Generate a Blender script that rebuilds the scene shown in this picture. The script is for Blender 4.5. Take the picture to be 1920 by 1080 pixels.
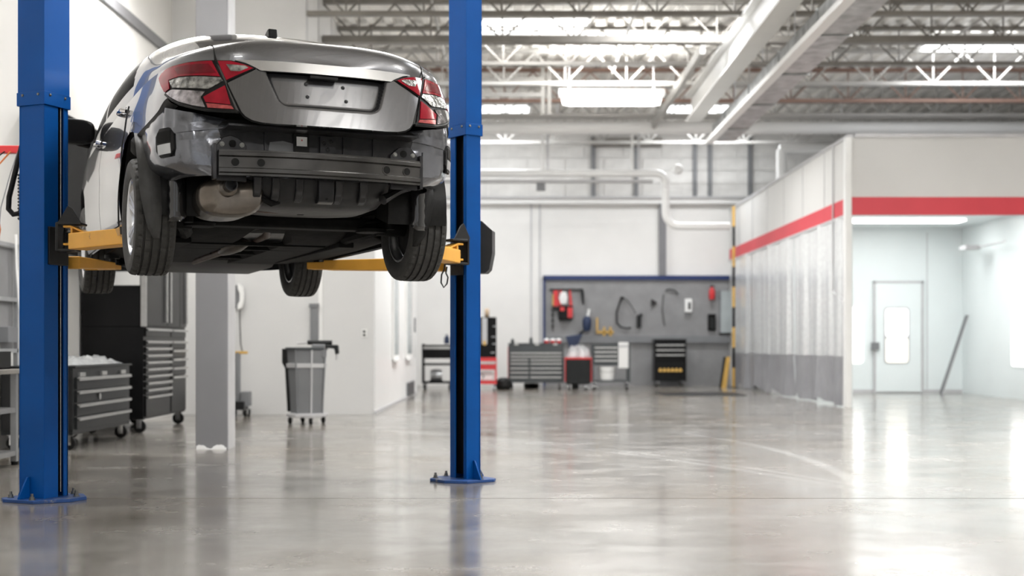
import bpy, bmesh, math, random
import numpy as np
from mathutils import Vector, Matrix
random.seed(4)
R = math.radians
scene = bpy.context.scene
for o in list(bpy.data.objects): bpy.data.objects.remove(o)

# ---------------------------------------------------------------- camera
F, HZ, HC = 2420.0, 648.0, 1.02            # focal length in px, horizon row, eye height
cam_d = bpy.data.cameras.new('camera'); cam = bpy.data.objects.new('camera', cam_d)
scene.collection.objects.link(cam); scene.camera = cam
cam.location = (0, 0, HC); cam.rotation_euler = (R(90), 0, 0)
cam_d.sensor_width = 36; cam_d.lens = F/1920*36; cam_d.shift_y = (HZ-540)/1920
cam_d.clip_end = 200
cam_d.dof.use_dof = True; cam_d.dof.focus_distance = 7.6; cam_d.dof.aperture_fstop = 1.6

# ---------------------------------------------------------------- world, lights, exposure
world = bpy.data.worlds.new('world'); scene.world = world; world.use_nodes = True
bg = world.node_tree.nodes['Background']; bg.inputs[0].default_value = (.96, .98, 1, 1); bg.inputs[1].default_value = .9
scene.view_settings.view_transform = 'Standard'; scene.view_settings.look = 'None'
scene.view_settings.gamma = 1; scene.view_settings.use_curve_mapping = False
scene.view_settings.exposure = 0.0
LAMP_W = 250          # one ceiling fixture
SKY_W = 170           # daylight coming down one roof light
BOOTH_W = 23
def area(name, loc, sx, sy, w, col=(1, .99, .97), rot=(0, 0, 0)):
    l = bpy.data.lights.new(name, 'AREA'); l.shape = 'RECTANGLE'; l.size = sx; l.size_y = sy; l.energy = w; l.color = col
    o = bpy.data.objects.new(name, l); scene.collection.objects.link(o); o.location = loc; o.rotation_euler = rot
    return o

# ---------------------------------------------------------------- helpers
COL = scene.collection
def at(px, py, D):
    return Vector(((px-960)/F*D, D, HC+(HZ-py)/F*D))
def tag(o, label=None, cat=None, group=None, kind=None):
    if label: o['label'] = label
    if cat: o['category'] = cat
    if group: o['group'] = group
    if kind: o['kind'] = kind
    return o
def thing(name, label, cat, loc=(0, 0, 0), rz=0, group=None, kind=None):
    o = bpy.data.objects.new(name, None); COL.objects.link(o); o.empty_display_size = .1
    o.location = loc; o.rotation_euler = (0, 0, rz)
    return tag(o, label, cat, group, kind)
def copy_tree(o, parent=None):
    c = o.copy(); COL.objects.link(c); c.parent = parent
    for ch in list(o.children): copy_tree(ch, c)
    return c

class MB:
    def __init__(s): s.v = []; s.f = []
    def add(s, vs, fs):
        n = len(s.v); s.v += [tuple(map(float, p)) for p in vs]; s.f += [tuple(i+n for i in q) for q in fs]; return s
    def box(s, x0, x1, y0, y1, z0, z1):
        return s.add([(x0,y0,z0),(x1,y0,z0),(x1,y1,z0),(x0,y1,z0),(x0,y0,z1),(x1,y0,z1),(x1,y1,z1),(x0,y1,z1)],
                     [(3,2,1,0),(4,5,6,7),(0,1,5,4),(1,2,6,5),(2,3,7,6),(3,0,4,7)])
    def prism(s, poly, axis, a, b):
        n = len(poly)
        def P(p, t):
            return (t, p[0], p[1]) if axis == 'x' else (p[0], t, p[1]) if axis == 'y' else (p[0], p[1], t)
        vs = [P(p, a) for p in poly]+[P(p, b) for p in poly]
        return s.add(vs, [tuple(range(n))[::-1], tuple(range(n, 2*n))]+[(i, (i+1) % n, (i+1) % n+n, i+n) for i in range(n)])
    def cyl(s, p0, p1, r, seg=12, r2=None, caps=True):
        p0 = Vector(p0); p1 = Vector(p1); d = (p1-p0).normalized(); r2 = r if r2 is None else r2
        a = d.orthogonal().normalized(); b = d.cross(a)
        vs = []
        for p, rr in ((p0, r), (p1, r2)):
            for i in range(seg):
                t = 2*math.pi*i/seg; vs.append(p+a*math.cos(t)*rr+b*math.sin(t)*rr)
        fs = [(i, (i+1) % seg, (i+1) % seg+seg, i+seg) for i in range(seg)]
        if caps: fs += [tuple(range(seg))[::-1], tuple(range(seg, 2*seg))]
        return s.add(vs, fs)
    def tube(s, path, r, seg=8):
        P = [Vector(p) for p in path]; n = len(P); vs = []; a = None
        for i in range(n):
            d = (P[min(i+1, n-1)]-P[max(i-1, 0)]).normalized()
            if a is None: a = d.orthogonal().normalized()
            a = (a-d*a.dot(d)).normalized(); b = d.cross(a)
            for k in range(seg):
                t = 2*math.pi*k/seg; vs.append(P[i]+(a*math.cos(t)+b*math.sin(t))*(r[i] if isinstance(r, (list, tuple)) else r))
        fs = [(i*seg+k, i*seg+(k+1) % seg, (i+1)*seg+(k+1) % seg, (i+1)*seg+k) for i in range(n-1) for k in range(seg)]
        fs += [tuple(range(seg))[::-1], tuple(range((n-1)*seg, n*seg))]
        return s.add(vs, fs)
    def lathe(s, prof, c=(0, 0, 0), axis='z', seg=24, mod=None):
        vs = []; n = len(prof)
        for i in range(seg):
            t = 2*math.pi*i/seg
            for r, h in prof:
                if mod: r = mod(i, r, h)
                u, w = r*math.cos(t), r*math.sin(t)
                vs.append((c[0]+u, c[1]+w, c[2]+h) if axis == 'z' else (c[0]+h, c[1]+u, c[2]+w) if axis == 'x' else (c[0]+w, c[1]+h, c[2]+u))
        fs = [(i*n+k, ((i+1) % seg)*n+k, ((i+1) % seg)*n+k+1, i*n+k+1) for i in range(seg) for k in range(n-1)]
        return s.add(vs, fs)
    def grid(s, rows, close=False):
        n = len(rows); m = len(rows[0]); vs = [p for r in rows for p in r]
        fs = [(i*m+k, i*m+(k+1) % m, (i+1)*m+(k+1) % m, (i+1)*m+k) for i in range(n-1) for k in range(m if close else m-1)]
        return s.add(vs, fs)
    def xf(s, M):
        s.v = [tuple(M @ Vector(p)) for p in s.v]; return s
    def data(s, name, mat, ang=35, fix=True):
        me = bpy.data.meshes.new(name); me.from_pydata(s.v, [], s.f); me.validate()
        if fix:
            bm = bmesh.new(); bm.from_mesh(me); bmesh.ops.remove_doubles(bm, verts=bm.verts, dist=1e-6)
            bmesh.ops.recalc_face_normals(bm, faces=bm.faces); bm.to_mesh(me); bm.free()
        me.polygons.foreach_set('use_smooth', [True]*len(me.polygons)); me.set_sharp_from_angle(angle=R(ang))
        me.materials.append(mat); return me
    def build(s, name, mat, parent=None, bevel=0, ang=35, loc=None, fix=True, seg=2, label=None):
        o = bpy.data.objects.new(name, s.data(name, mat, ang, fix)); COL.objects.link(o); o.parent = parent
        if loc: o.location = loc
        if bevel:
            m = o.modifiers.new('bevel', 'BEVEL'); m.width = bevel; m.segments = seg; m.limit_method = 'ANGLE'; m.angle_limit = R(40)
            m.harden_normals = True
        if label: o['label'] = label
        return o
def share(o, name=None, loc=None, parent=None, rz=None):
    c = o.copy(); COL.objects.link(c); c.parent = parent if parent else o.parent
    if loc is not None: c.location = loc
    if rz is not None: c.rotation_euler[2] = rz
    return c

def mat(name, col, rough=.5, metal=0, var=.06, scale=8, bump=0, coat=0, trans=0, emit=None, estr=0, ior=1.45, alpha=1, bscale=None, spec=None):
    m = bpy.data.materials.new(name); m.use_nodes = True; nt = m.node_tree; b = nt.nodes['Principled BSDF']
    b.inputs['Roughness'].default_value = rough; b.inputs['Metallic'].default_value = metal
    b.inputs['Coat Weight'].default_value = coat; b.inputs['Coat Roughness'].default_value = .04
    b.inputs['Transmission Weight'].default_value = trans; b.inputs['IOR'].default_value = ior; b.inputs['Alpha'].default_value = alpha
    if spec is not None: b.inputs['Specular IOR Level'].default_value = spec
    tc = nt.nodes.new('ShaderNodeTexCoord')
    nz = nt.nodes.new('ShaderNodeTexNoise'); nz.inputs['Scale'].default_value = scale; nz.inputs['Detail'].default_value = 4
    nt.links.new(tc.outputs['Object'], nz.inputs['Vector'])
    cr = nt.nodes.new('ShaderNodeValToRGB')
    c0 = [max(0, c*(1-var)) for c in col]; c1 = [min(1, c*(1+var)) for c in col]
    cr.color_ramp.elements[0].position = .3; cr.color_ramp.elements[1].position = .7
    cr.color_ramp.elements[0].color = (*c0, 1); cr.color_ramp.elements[1].color = (*c1, 1)
    nt.links.new(nz.outputs['Fac'], cr.inputs['Fac']); nt.links.new(cr.outputs['Color'], b.inputs['Base Color'])
    if bump:
        n2 = nt.nodes.new('ShaderNodeTexNoise'); n2.inputs['Scale'].default_value = bscale or scale*4; n2.inputs['Detail'].default_value = 3
        nt.links.new(tc.outputs['Object'], n2.inputs['Vector'])
        bp = nt.nodes.new('ShaderNodeBump'); bp.inputs['Strength'].default_value = bump; bp.inputs['Distance'].default_value = .01
        nt.links.new(n2.outputs['Fac'], bp.inputs['Height']); nt.links.new(bp.outputs['Normal'], b.inputs['Normal'])
    if emit:
        b.inputs['Emission Color'].default_value = (*emit, 1); b.inputs['Emission Strength'].default_value = estr
    return m
M = {}
def chipped(name, col, chip, rough=.4, scale=9, lo=.62, hi=.68):
    """paint with worn, chipped spots"""
    m = mat(name, col, rough, var=.08, scale=5); nt = m.node_tree; b = nt.nodes['Principled BSDF']
    tc = [n for n in nt.nodes if n.type == 'TEX_COORD'][0]
    nz = nt.nodes.new('ShaderNodeTexNoise'); nz.inputs['Scale'].default_value = scale; nz.inputs['Detail'].default_value = 7; nz.inputs['Roughness'].default_value = .7
    nt.links.new(tc.outputs['Object'], nz.inputs['Vector'])
    r = nt.nodes.new('ShaderNodeValToRGB'); r.color_ramp.elements[0].position = lo; r.color_ramp.elements[1].position = hi
    nt.links.new(nz.outputs['Fac'], r.inputs['Fac'])
    mx = nt.nodes.new('ShaderNodeMix'); mx.data_type = 'RGBA'; src = b.inputs['Base Color'].links[0].from_socket
    nt.links.new(r.outputs['Color'], mx.inputs['Factor']); nt.links.new(src, mx.inputs['A']); mx.inputs['B'].default_value = (*chip, 1)
    nt.links.new(mx.outputs['Result'], b.inputs['Base Color'])
    return m
M['paint'] = mat('car_paint', (.135, .136, .144), .27, .85, .03, 60, coat=1)
M['paint'].node_tree.nodes['Principled BSDF'].inputs['Coat Roughness'].default_value = .03
M['primer'] = mat('bare_body_panel', (.135, .14, .158), .2, .85, .12, 14, bump=.12, bscale=30, coat=1)
M['darkmetal'] = mat('dark_sheet_metal', (.028, .028, .030), .34, .7, .3, 12, bump=.15, bscale=25, coat=.2)
M['beam'] = mat('beam_steel', (.07, .068, .066), .22, .85, .35, 6, coat=.2)
M['underbody'] = mat('underbody_black', (.008, .008, .008), .6, 0, .5, 7, bump=.3, bscale=14, ior=1.12)
M['plastic'] = mat('black_plastic', (.012, .012, .012), .45, 0, .25, 12, bump=.1, ior=1.25)
M['greyplastic'] = mat('grey_liner_plastic', (.055, .055, .055), .5, 0, .15, 20, bump=.1, ior=1.35)
M['glass'] = mat('tinted_glass', (.010, .010, .011), .06, 0, .1, 3, ior=1.22)
M['sideglass'] = mat('side_window_glass', (.004, .004, .005), .12, 0, .1, 3, ior=1.01)
M['shiny'] = mat('shiny_black_plastic', (.012, .012, .013), .12, 0, .2, 12, coat=.8)
M['chrome'] = mat('chrome', (.75, .75, .76), .09, 1, .03, 20)
M['satin'] = mat('satin_trim', (.48, .48, .48), .34, .9, .03, 20)
M['alloy'] = mat('alloy_wheel', (.62, .63, .65), .24, .9, .05, 20)
M['rubber'] = mat('tyre_rubber', (.042, .041, .039), .62, 0, .2, 30, bump=.12, bscale=90, ior=1.3)
M['redlens'] = mat('red_lamp_lens', (.24, .003, .014), .07, 0, .3, 10, coat=0)
M['darkred'] = mat('dark_red_lamp_lens', (.13, .003, .010), .06, 0, .35, 10, coat=0)
M['palered'] = mat('pale_red_reflector', (.36, .07, .07), .12, .2, .3, 40, coat=0)
M['clear'] = mat('clear_lamp_lens', (.26, .26, .25), .08, .5, .8, 26, bump=.9, bscale=34, coat=.3)
M['lampchrome'] = mat('lamp_reflector', (.30, .28, .30), .08, .95, .85, 22, bump=.5, bscale=16, coat=1)
M['exhaust'] = mat('exhaust_steel', (.155, .135, .115), .27, .9, .25, 9, bump=.05)
M['welldark'] = mat('well_sheet_metal', (.022, .022, .023), .45, .5, .35, 9, bump=.2, bscale=18)
M['darkpipe'] = mat('dark_exhaust_steel', (.085, .075, .065), .4, .8, .3, 9)
M['rust'] = mat('rusty_pipe', (.07, .05, .042), .5, .6, .3, 14)
M['hole'] = mat('dark_hole', (.004, .004, .004), .9)
M['paperlabel'] = mat('paper_label', (.8, .8, .8), .5)
M['redmark'] = mat('red_print', (.6, .02, .02), .5)
M['blue'] = mat('lift_blue_paint', (.001, .068, .285), .36, 0, .08, 3, ior=1.25)
M['bluechip'] = chipped('base_blue_paint', (.012, .055, .2), (.25, .24, .23), .45, 7, .6, .68)
M['yellow'] = chipped('arm_yellow_paint', (.72, .36, .045), (.06, .045, .04), .4, 8, .66, .71)
M['matteblack'] = mat('matte_black', (.02, .02, .02), .6, 0, .4, 2, ior=1.15)
M['black'] = mat('black_steel', (.012, .012, .013), .42, .2, .2, 12)
M['bolt'] = mat('zinc_bolt', (.17, .17, .16), .4, .9, .3, 30)
M['cable'] = mat('lift_cable', (.35, .34, .33), .4, .8, .2, 60)
M['chestgrey'] = mat('chest_charcoal', (.017, .0185, .019), .33, .1, .12, 5, ior=1.3)
M['chestblack'] = mat('chest_black', (.009, .009, .0095), .26, .1, .12, 5, ior=1.25)
M['chestslate'] = mat('chest_slate', (.07, .078, .083), .4, .2, .1, 5)
M['handle'] = mat('aluminium_pull', (.55, .55, .54), .32, .9, .06, 20)
M['red'] = mat('red_enamel', (.62, .03, .035), .35, 0, .1, 5, coat=.3)
M['stripe'] = mat('red_stripe', (.62, .055, .075), .5, 0, .04, 2)
M['white'] = mat('white_paint', (.82, .815, .80), .55, 0, .02, 2)
M['whitegloss'] = mat('white_enamel', (.86, .86, .85), .3, 0, .02, 2)
M['offwhite'] = mat('off_white_wall', (.80, .79, .77), .6, 0, .03, 1.2)
M['greywall'] = mat('light_grey_wall', (.64, .64, .637), .6, 0, .04, .8)
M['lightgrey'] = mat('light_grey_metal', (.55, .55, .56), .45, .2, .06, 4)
M['midgrey'] = mat('mid_grey_paint', (.20, .205, .215), .5, .1, .06, 3)
M['pillargrey'] = mat('pillar_grey_paint', (.20, .20, .211), .45, .1, .05, 2)
M['galv'] = mat('galvanised_sheet', (.42, .43, .43), .38, .8, .3, 5)
M['rustbeam'] = mat('primer_red_steel', (.26, .165, .13), .6, 0, .2, 3)
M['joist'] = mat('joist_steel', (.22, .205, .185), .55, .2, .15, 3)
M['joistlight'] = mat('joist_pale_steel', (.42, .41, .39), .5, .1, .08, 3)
M['deck'] = mat('roof_deck', (.82, .80, .76), .55, .1, .12, 1.1)
M['glow'] = mat('lamp_diffuser', (.9, .9, .9), .4, emit=(1, .98, .95), estr=7)
M['skypane'] = mat('roof_light_pane', (.9, .9, .9), .4, emit=(.95, .98, 1), estr=3.2)
M['boothpane'] = mat('lit_window_pane', (.9, .9, .9), .3, emit=(1, 1, .98), estr=1.3)
M['creampane'] = mat('lit_cream_pane', (.85, .83, .76), .35, emit=(1, .97, .86), estr=.7)
M['booth'] = mat('booth_panel_white', (.78, .835, .84), .35, 0, .02, 1)
M['boothout'] = mat('booth_outer_panel', (.66, .655, .64), .5, 0, .03, 1)
M['film'] = mat('clear_plastic', (.8, .82, .83), .25, 0, .1, 14, bump=.6, bscale=9, trans=.45)
M['curtaingrey'] = mat('grey_vinyl', (.27, .27, .285), .45, 0, .1, 3)
M['blockgrey'] = mat('painted_block_grey', (.26, .26, .265), .65, 0, .1, 3, bump=.2)
M['blockpale'] = mat('pale_block', (.72, .71, .69), .7, 0, .08, 3, bump=.2)
M['navy'] = mat('navy_trim', (.012, .03, .12), .45)
M['bluecloth'] = mat('dark_blue_plastic', (.02, .035, .085), .5)
M['tan'] = mat('tan_paper', (.5, .37, .25), .7)
M['yellowgrip'] = mat('yellow_grip', (.65, .40, .10), .5)
M['orange'] = mat('orange_cable', (.6, .18, .05), .5)
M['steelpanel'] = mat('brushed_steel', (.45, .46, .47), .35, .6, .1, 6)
M['benchtop'] = mat('bench_top', (.42, .40, .37), .45, .3, .15, 5)
M['paleglass'] = mat('pale_glass_panel', (.42, .46, .47), .2, 0, .05, 3)
M['patch'] = mat('white_plaster_patch', (.8, .8, .8), .8)
# ---------------------------------------------------------------- floor
def floor_material():
    m = bpy.data.materials.new('polished_concrete'); m.use_nodes = True; nt = m.node_tree; b = nt.nodes['Principled BSDF']; L = nt.links.new
    tc = nt.nodes.new('ShaderNodeTexCoord')
    def noise(scale, det=6, rough=.55, dist=0, stretch=None):
        n = nt.nodes.new('ShaderNodeTexNoise'); n.inputs['Scale'].default_value = scale; n.inputs['Detail'].default_value = det
        n.inputs['Roughness'].default_value = rough; n.inputs['Distortion'].default_value = dist
        if stretch:
            mp = nt.nodes.new('ShaderNodeMapping'); mp.inputs['Scale'].default_value = stretch; L(tc.outputs['Object'], mp.inputs['Vector']); L(mp.outputs['Vector'], n.inputs['Vector'])
        else: L(tc.outputs['Object'], n.inputs['Vector'])
        return n
    def ramp(src, p0, p1, c0, c1):
        r = nt.nodes.new('ShaderNodeValToRGB'); r.color_ramp.elements[0].position = p0; r.color_ramp.elements[1].position = p1
        r.color_ramp.elements[0].color = (*c0, 1); r.color_ramp.elements[1].color = (*c1, 1); L(src, r.inputs['Fac']); return r.outputs['Color']
    def mix(f, a, c, mode='MIX'):
        x = nt.nodes.new('ShaderNodeMix'); x.data_type = 'RGBA'; x.blend_type = mode
        if isinstance(f, float): x.inputs['Factor'].default_value = f
        else: L(f, x.inputs['Factor'])
        L(a, x.inputs['A']); L(c, x.inputs['B']); return x.outputs['Result']
    base = ramp(noise(.55, 8, .62, .4).outputs['Fac'], .30, .72, (.23, .21, .185), (.37, .36, .342))
    fine = ramp(noise(7, 8, .7).outputs['Fac'], .3, .7, (.80, .79, .77), (1, 1, 1))
    c = mix(1.0, base, fine, 'MULTIPLY')
    mott = ramp(noise(1.9, 10, .68, .8).outputs['Fac'], .34, .66, (.70, .69, .67), (1.0, 1.0, 1.0))
    c = mix(.85, c, mott, 'MULTIPLY')
    brown = ramp(noise(.32, 4, .5).outputs['Fac'], .46, .62, (1, 1, 1), (.86, .78, .68))
    c = mix(.8, c, brown, 'MULTIPLY')
    # pale drag marks across the slab
    wv = noise(1.0, 3, .5, 1.2, (.22, 2.6, 1))
    sc = ramp(wv.outputs['Fac'], .56, .82, (0, 0, 0), (.30, .30, .30))
    pale = nt.nodes.new('ShaderNodeRGB'); pale.outputs[0].default_value = (.5, .5, .49, 1)
    c = mix(sc, c, pale.outputs[0])
    # pale tyre scuffs curving over the slab (worn marks with a shape of their own)
    def scuff(C, Rr, wd, c):
        d = nt.nodes.new('ShaderNodeVectorMath'); d.operation = 'DISTANCE'; s_ = nt.nodes.new('ShaderNodeSeparateXYZ'); cb = nt.nodes.new('ShaderNodeCombineXYZ')
        L(tc.outputs['Object'], s_.inputs[0]); L(s_.outputs[0], cb.inputs[0]); L(s_.outputs[1], cb.inputs[1])
        L(cb.outputs[0], d.inputs[0]); d.inputs[1].default_value = (C[0], C[1], 0)
        a = nt.nodes.new('ShaderNodeMath'); a.operation = 'SUBTRACT'; L(d.outputs['Value'], a.inputs[0]); a.inputs[1].default_value = Rr
        e = nt.nodes.new('ShaderNodeMath'); e.operation = 'ABSOLUTE'; L(a.outputs[0], e.inputs[0])
        g = nt.nodes.new('ShaderNodeMapRange'); L(e.outputs[0], g.inputs['Value']); g.inputs['From Min'].default_value = wd*.4; g.inputs['From Max'].default_value = wd; g.inputs['To Min'].default_value = .55; g.inputs['To Max'].default_value = 0
        k = nt.nodes.new('ShaderNodeMath'); k.operation = 'MULTIPLY'; L(g.outputs['Result'], k.inputs[0]); L(noise(.9, 4, .6).outputs['Fac'], k.inputs[1])
        # only in the driving lane beyond the first joint
        z = nt.nodes.new('ShaderNodeMapRange'); L(s_.outputs[1], z.inputs['Value']); z.inputs['From Min'].default_value = 9.0; z.inputs['From Max'].default_value = 10.5
        z2 = nt.nodes.new('ShaderNodeMapRange'); L(s_.outputs[1], z2.inputs['Value']); z2.inputs['From Min'].default_value = 19; z2.inputs['From Max'].default_value = 15
        q = nt.nodes.new('ShaderNodeMath'); q.operation = 'MULTIPLY'; L(k.outputs[0], q.inputs[0]); L(z.outputs['Result'], q.inputs[1])
        q2 = nt.nodes.new('ShaderNodeMath'); q2.operation = 'MULTIPLY'; L(q.outputs[0], q2.inputs[0]); L(z2.outputs['Result'], q2.inputs[1])
        return mix(q2.outputs[0], c, wht.outputs[0])
    wht = nt.nodes.new('ShaderNodeRGB'); wht.outputs[0].default_value = (.72, .72, .71, 1)
    for C, Rr, wd in (((-12.441, 4.225), 15.664, .07), ((-12.441, 4.225), 15.834, .05), ((-8.536, 11.232), 11.19, .08)): c = scuff(C, Rr, wd, c)
    L(c, b.inputs['Base Color'])
    rr = ramp(noise(1.6, 5, .6).outputs['Fac'], .3, .75, (.12, .12, .12), (.34, .34, .34))
    L(rr, b.inputs['Roughness'])
    b.inputs['Specular IOR Level'].default_value = .75; b.inputs['Coat Weight'].default_value = .35; b.inputs['Coat Roughness'].default_value = .12
    bp = nt.nodes.new('ShaderNodeBump'); bp.inputs['Strength'].default_value = .03; bp.inputs['Distance'].default_value = .01
    L(noise(3, 4).outputs['Fac'], bp.inputs['Height']); L(bp.outputs['Normal'], b.inputs['Normal'])
    return m
M['floor'] = floor_material()
XL, XR, YB, YF, ZR = -5.03, 13.5, 33.0, -11.0, 6.6
XU = -3.05            # upper left hall wall
YA = 19.1             # back of the alcove / front of the white room
# slabs separated by saw-cut joints: each slab its own piece of the floor
fl = MB().box(XL-.3, XR+.2, YF, YB+.2, -.10, -.012).build('floor', mat('joint_filler', (.10, .095, .09), .8))
tag(fl, 'polished grey concrete floor with saw-cut joints', 'floor', kind='structure')
xs = [XL-.3, XR+.2]; ys = [YF, 1.6, 8.62, 15.7, 22.8, 29.4, YB+.2]
for i in range(len(xs)-1):
    for k in range(len(ys)-1):
        MB().box(xs[i]+.003, xs[i+1]-.003, ys[k]+.009, ys[k+1]-.009, -.05, 0).build('slab', M['floor'], fl)

# ---------------------------------------------------------------- walls
def wall(name, mb, m, label, cat='wall'):
    return tag(mb.build(name, m), label, cat, kind='structure')
wl = wall('wall_left', MB().box(XL-.2, XL, YF, YA, 0, ZR), M['offwhite'], 'white side wall behind the tool cabinets')
MB().box(XL, XL+.05, 6, YA, 5.24, 5.38).build('trim_1', M['pillargrey'], wl)
# alcove back wall + white room
wb = wall('wall_alcove', MB().box(XL, XU, YA, YA+.2, 0, ZR), M['greywall'], 'light grey wall at the back of the alcove')
wh = wall('wall_hall_upper', MB().box(XU-.2, XU, YA+.2, YB, 0, ZR), M['white'], 'high white hall wall above the white room')
for i in range(9):      # sheet seams of the hall wall
    MB().box(XU, XU+.012, YA+1.2+i*1.45, YA+1.23+i*1.45, 4.2, ZR).build('seam', M['lightgrey'], wh)
XW = -2.04
room = thing('white_room', 'white walled office room with two narrow windows beside the hall', 'room', (0, 0, 0), kind='structure')
MB().box(XU, XW, YA, YA+.12, 0, 4.1).build('front_wall', M['greywall'], room)
MB().box(XW-.12, XW, YA+.12, 27.6, 0, 4.1).build('side_wall', M['whitegloss'], room)
MB().box(XU, XW, YA, 27.6, 4.1, 4.2).build('roof_slab', M['white'], room)
MB().box(-2.86, -2.80, YA-.03, YA, 0, 4.1).build('joint_strip', M['whitegloss'], room)
MB().box(XW, XW+.015, YA-.02, 27.5, 0, .05).build('baseboard', M['lightgrey'], room)
for y0, y1 in ((21.9, 22.9), (24.6, 25.9)):
    f_ = MB().box(XW, XW+.035, y0, y1, .78, 2.5).build('window_frame', M['white'], room, bevel=.008)
    MB().box(XW+.03, XW+.042, y0+.12, y1-.12, .86, 2.42).build('pane', M['paleglass'], f_)
    MB().box(XW+.02, XW+.09, y0+.05, y1-.05, .74, .78).build('sill', M['whitegloss'], f_)
v_ = MB().box(XW, XW+.03, 24.9, 26.6, .03, .30).build('vent', M['midgrey'], room, label='grey louvred vent near the floor')
for k in range(5): MB().box(XW+.03, XW+.04, 24.95, 26.55, .06+k*.047, .08+k*.047).build('louvre', M['chestgrey'], v_)
MB().box(XW, XW+.03, 26.9, 26.96, 1.3, 1.6).build('handle', M['midgrey'], room)
# grey conduit cover on the room's front
g_ = MB().box(-2.975, -2.857, YA-.07, YA, 1.08, 1.63).build('conduit_cover', M['midgrey'], bevel=.006)
tag(g_, 'grey rectangular conduit cover on the wall above the waste bin', 'conduit')
MB().box(-2.99, -2.84, YA-.085, YA-.07, 1.58, 1.64).build('cap', M['midgrey'], g_)
# far wall
wf = wall('wall_back', MB().box(XU, XR, YB, YB+.3, 0, ZR), M['offwhite'], 'pale far wall of the hall with upper blockwork')
def zf(py): return HC+(HZ-py)/F*YB
def xf(px): return (px-960)/F*YB
MB().box(XU, XR, YB-.16, YB, zf(383), zf(371)).build('ledge', M['white'], wf)
MB().box(XU, XR, YB-.22, YB, zf(373), zf(370)).build('ledge_lip', M['lightgrey'], wf)
for px in (996, 1012): MB().box(xf(px)-.02, xf(px)+.02, YB-.03, YB, 0, zf(383)).build('panel_seam', M['lightgrey'], wf)
MB().box(xf(1235), xf(1248), YB-.12, YB, zf(518), zf(383)).build('pilaster', M['pillargrey'], wf)
# blockwork above the ledge: courses of blocks
bl0 = None
zb0, zb1 = zf(369), zf(272); nr = 4; hh = (zb1-zb0)/nr; bw = .98
for r in range(nr):
    x = XU+(.0 if r % 2 else -.49)
    while x < XR:
        a, b_ = max(x+.012, XU), min(x+bw-.012, XR)
        if b_-a > .05:
            if abs((b_-a)-(bw-.024)) < 1e-4 and bl0: share(bl0, loc=(x+.012, YB-.03, zb0+r*hh+.012))
            else:
                o = MB().box(0, b_-a, 0, .03, 0, hh-.024).build('block', M['blockpale'], wf, loc=(a, YB-.03, zb0+r*hh+.012))
                if abs((b_-a)-(bw-.024)) < 1e-4: bl0 = o
        x += bw
for px in (1112, 1192, 1302, 1330, 1405): MB().box(xf(px)-.05, xf(px)+.05, YB-.13, YB-.03, zb0, zb1+.2).build('stud', M['midgrey'], wf)
MB().box(xf(1110), xf(1240), YB-.2, YB-.03, zb1-.05, zb1+.15).build('header_rail', M['joist'], wf)
# grey tool wall
gw = wall('wall_tool_board', MB().box(xf(1022), 5.55, YB-.06, YB, 0, zf(520)), M['blockgrey'], 'grey painted wall with hanging tools at the far end')
MB().box(xf(1018), 5.55, YB-.12, YB-.0, zf(525), zf(517)).build('top_trim', M['navy'], gw)
MB().box(xf(1018), xf(1022), YB-.12, YB, 0, zf(520)).build('edge_trim', M['navy'], gw)
MB().box(xf(1022), 5.55, YB-.14, YB-.06, zf(643), zf(630)).build('dado_rail', M['midgrey'], gw)
# wall behind the camera with two open bay doors
wq = thing('wall_front', 'white entrance wall with two open bay doorways', 'wall', (0, YF, 0), kind='structure')
for a, b in ((XL-.2, -3.6), (2.2, 4.2), (10.0, XR+.2)): MB().box(a, b, -.2, 0, 0, ZR).build('wall_pier', M['offwhite'], wq)
for a, b in ((-3.6, 2.2), (4.2, 10.0)): MB().box(a, b, -.2, 0, 4.4, ZR).build('door_lintel', M['offwhite'], wq)
# right side wall and roof
wall('wall_right', MB().box(XR, XR+.2, YF, YB, 0, ZR), M['offwhite'], 'white right-hand wall of the hall')
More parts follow.
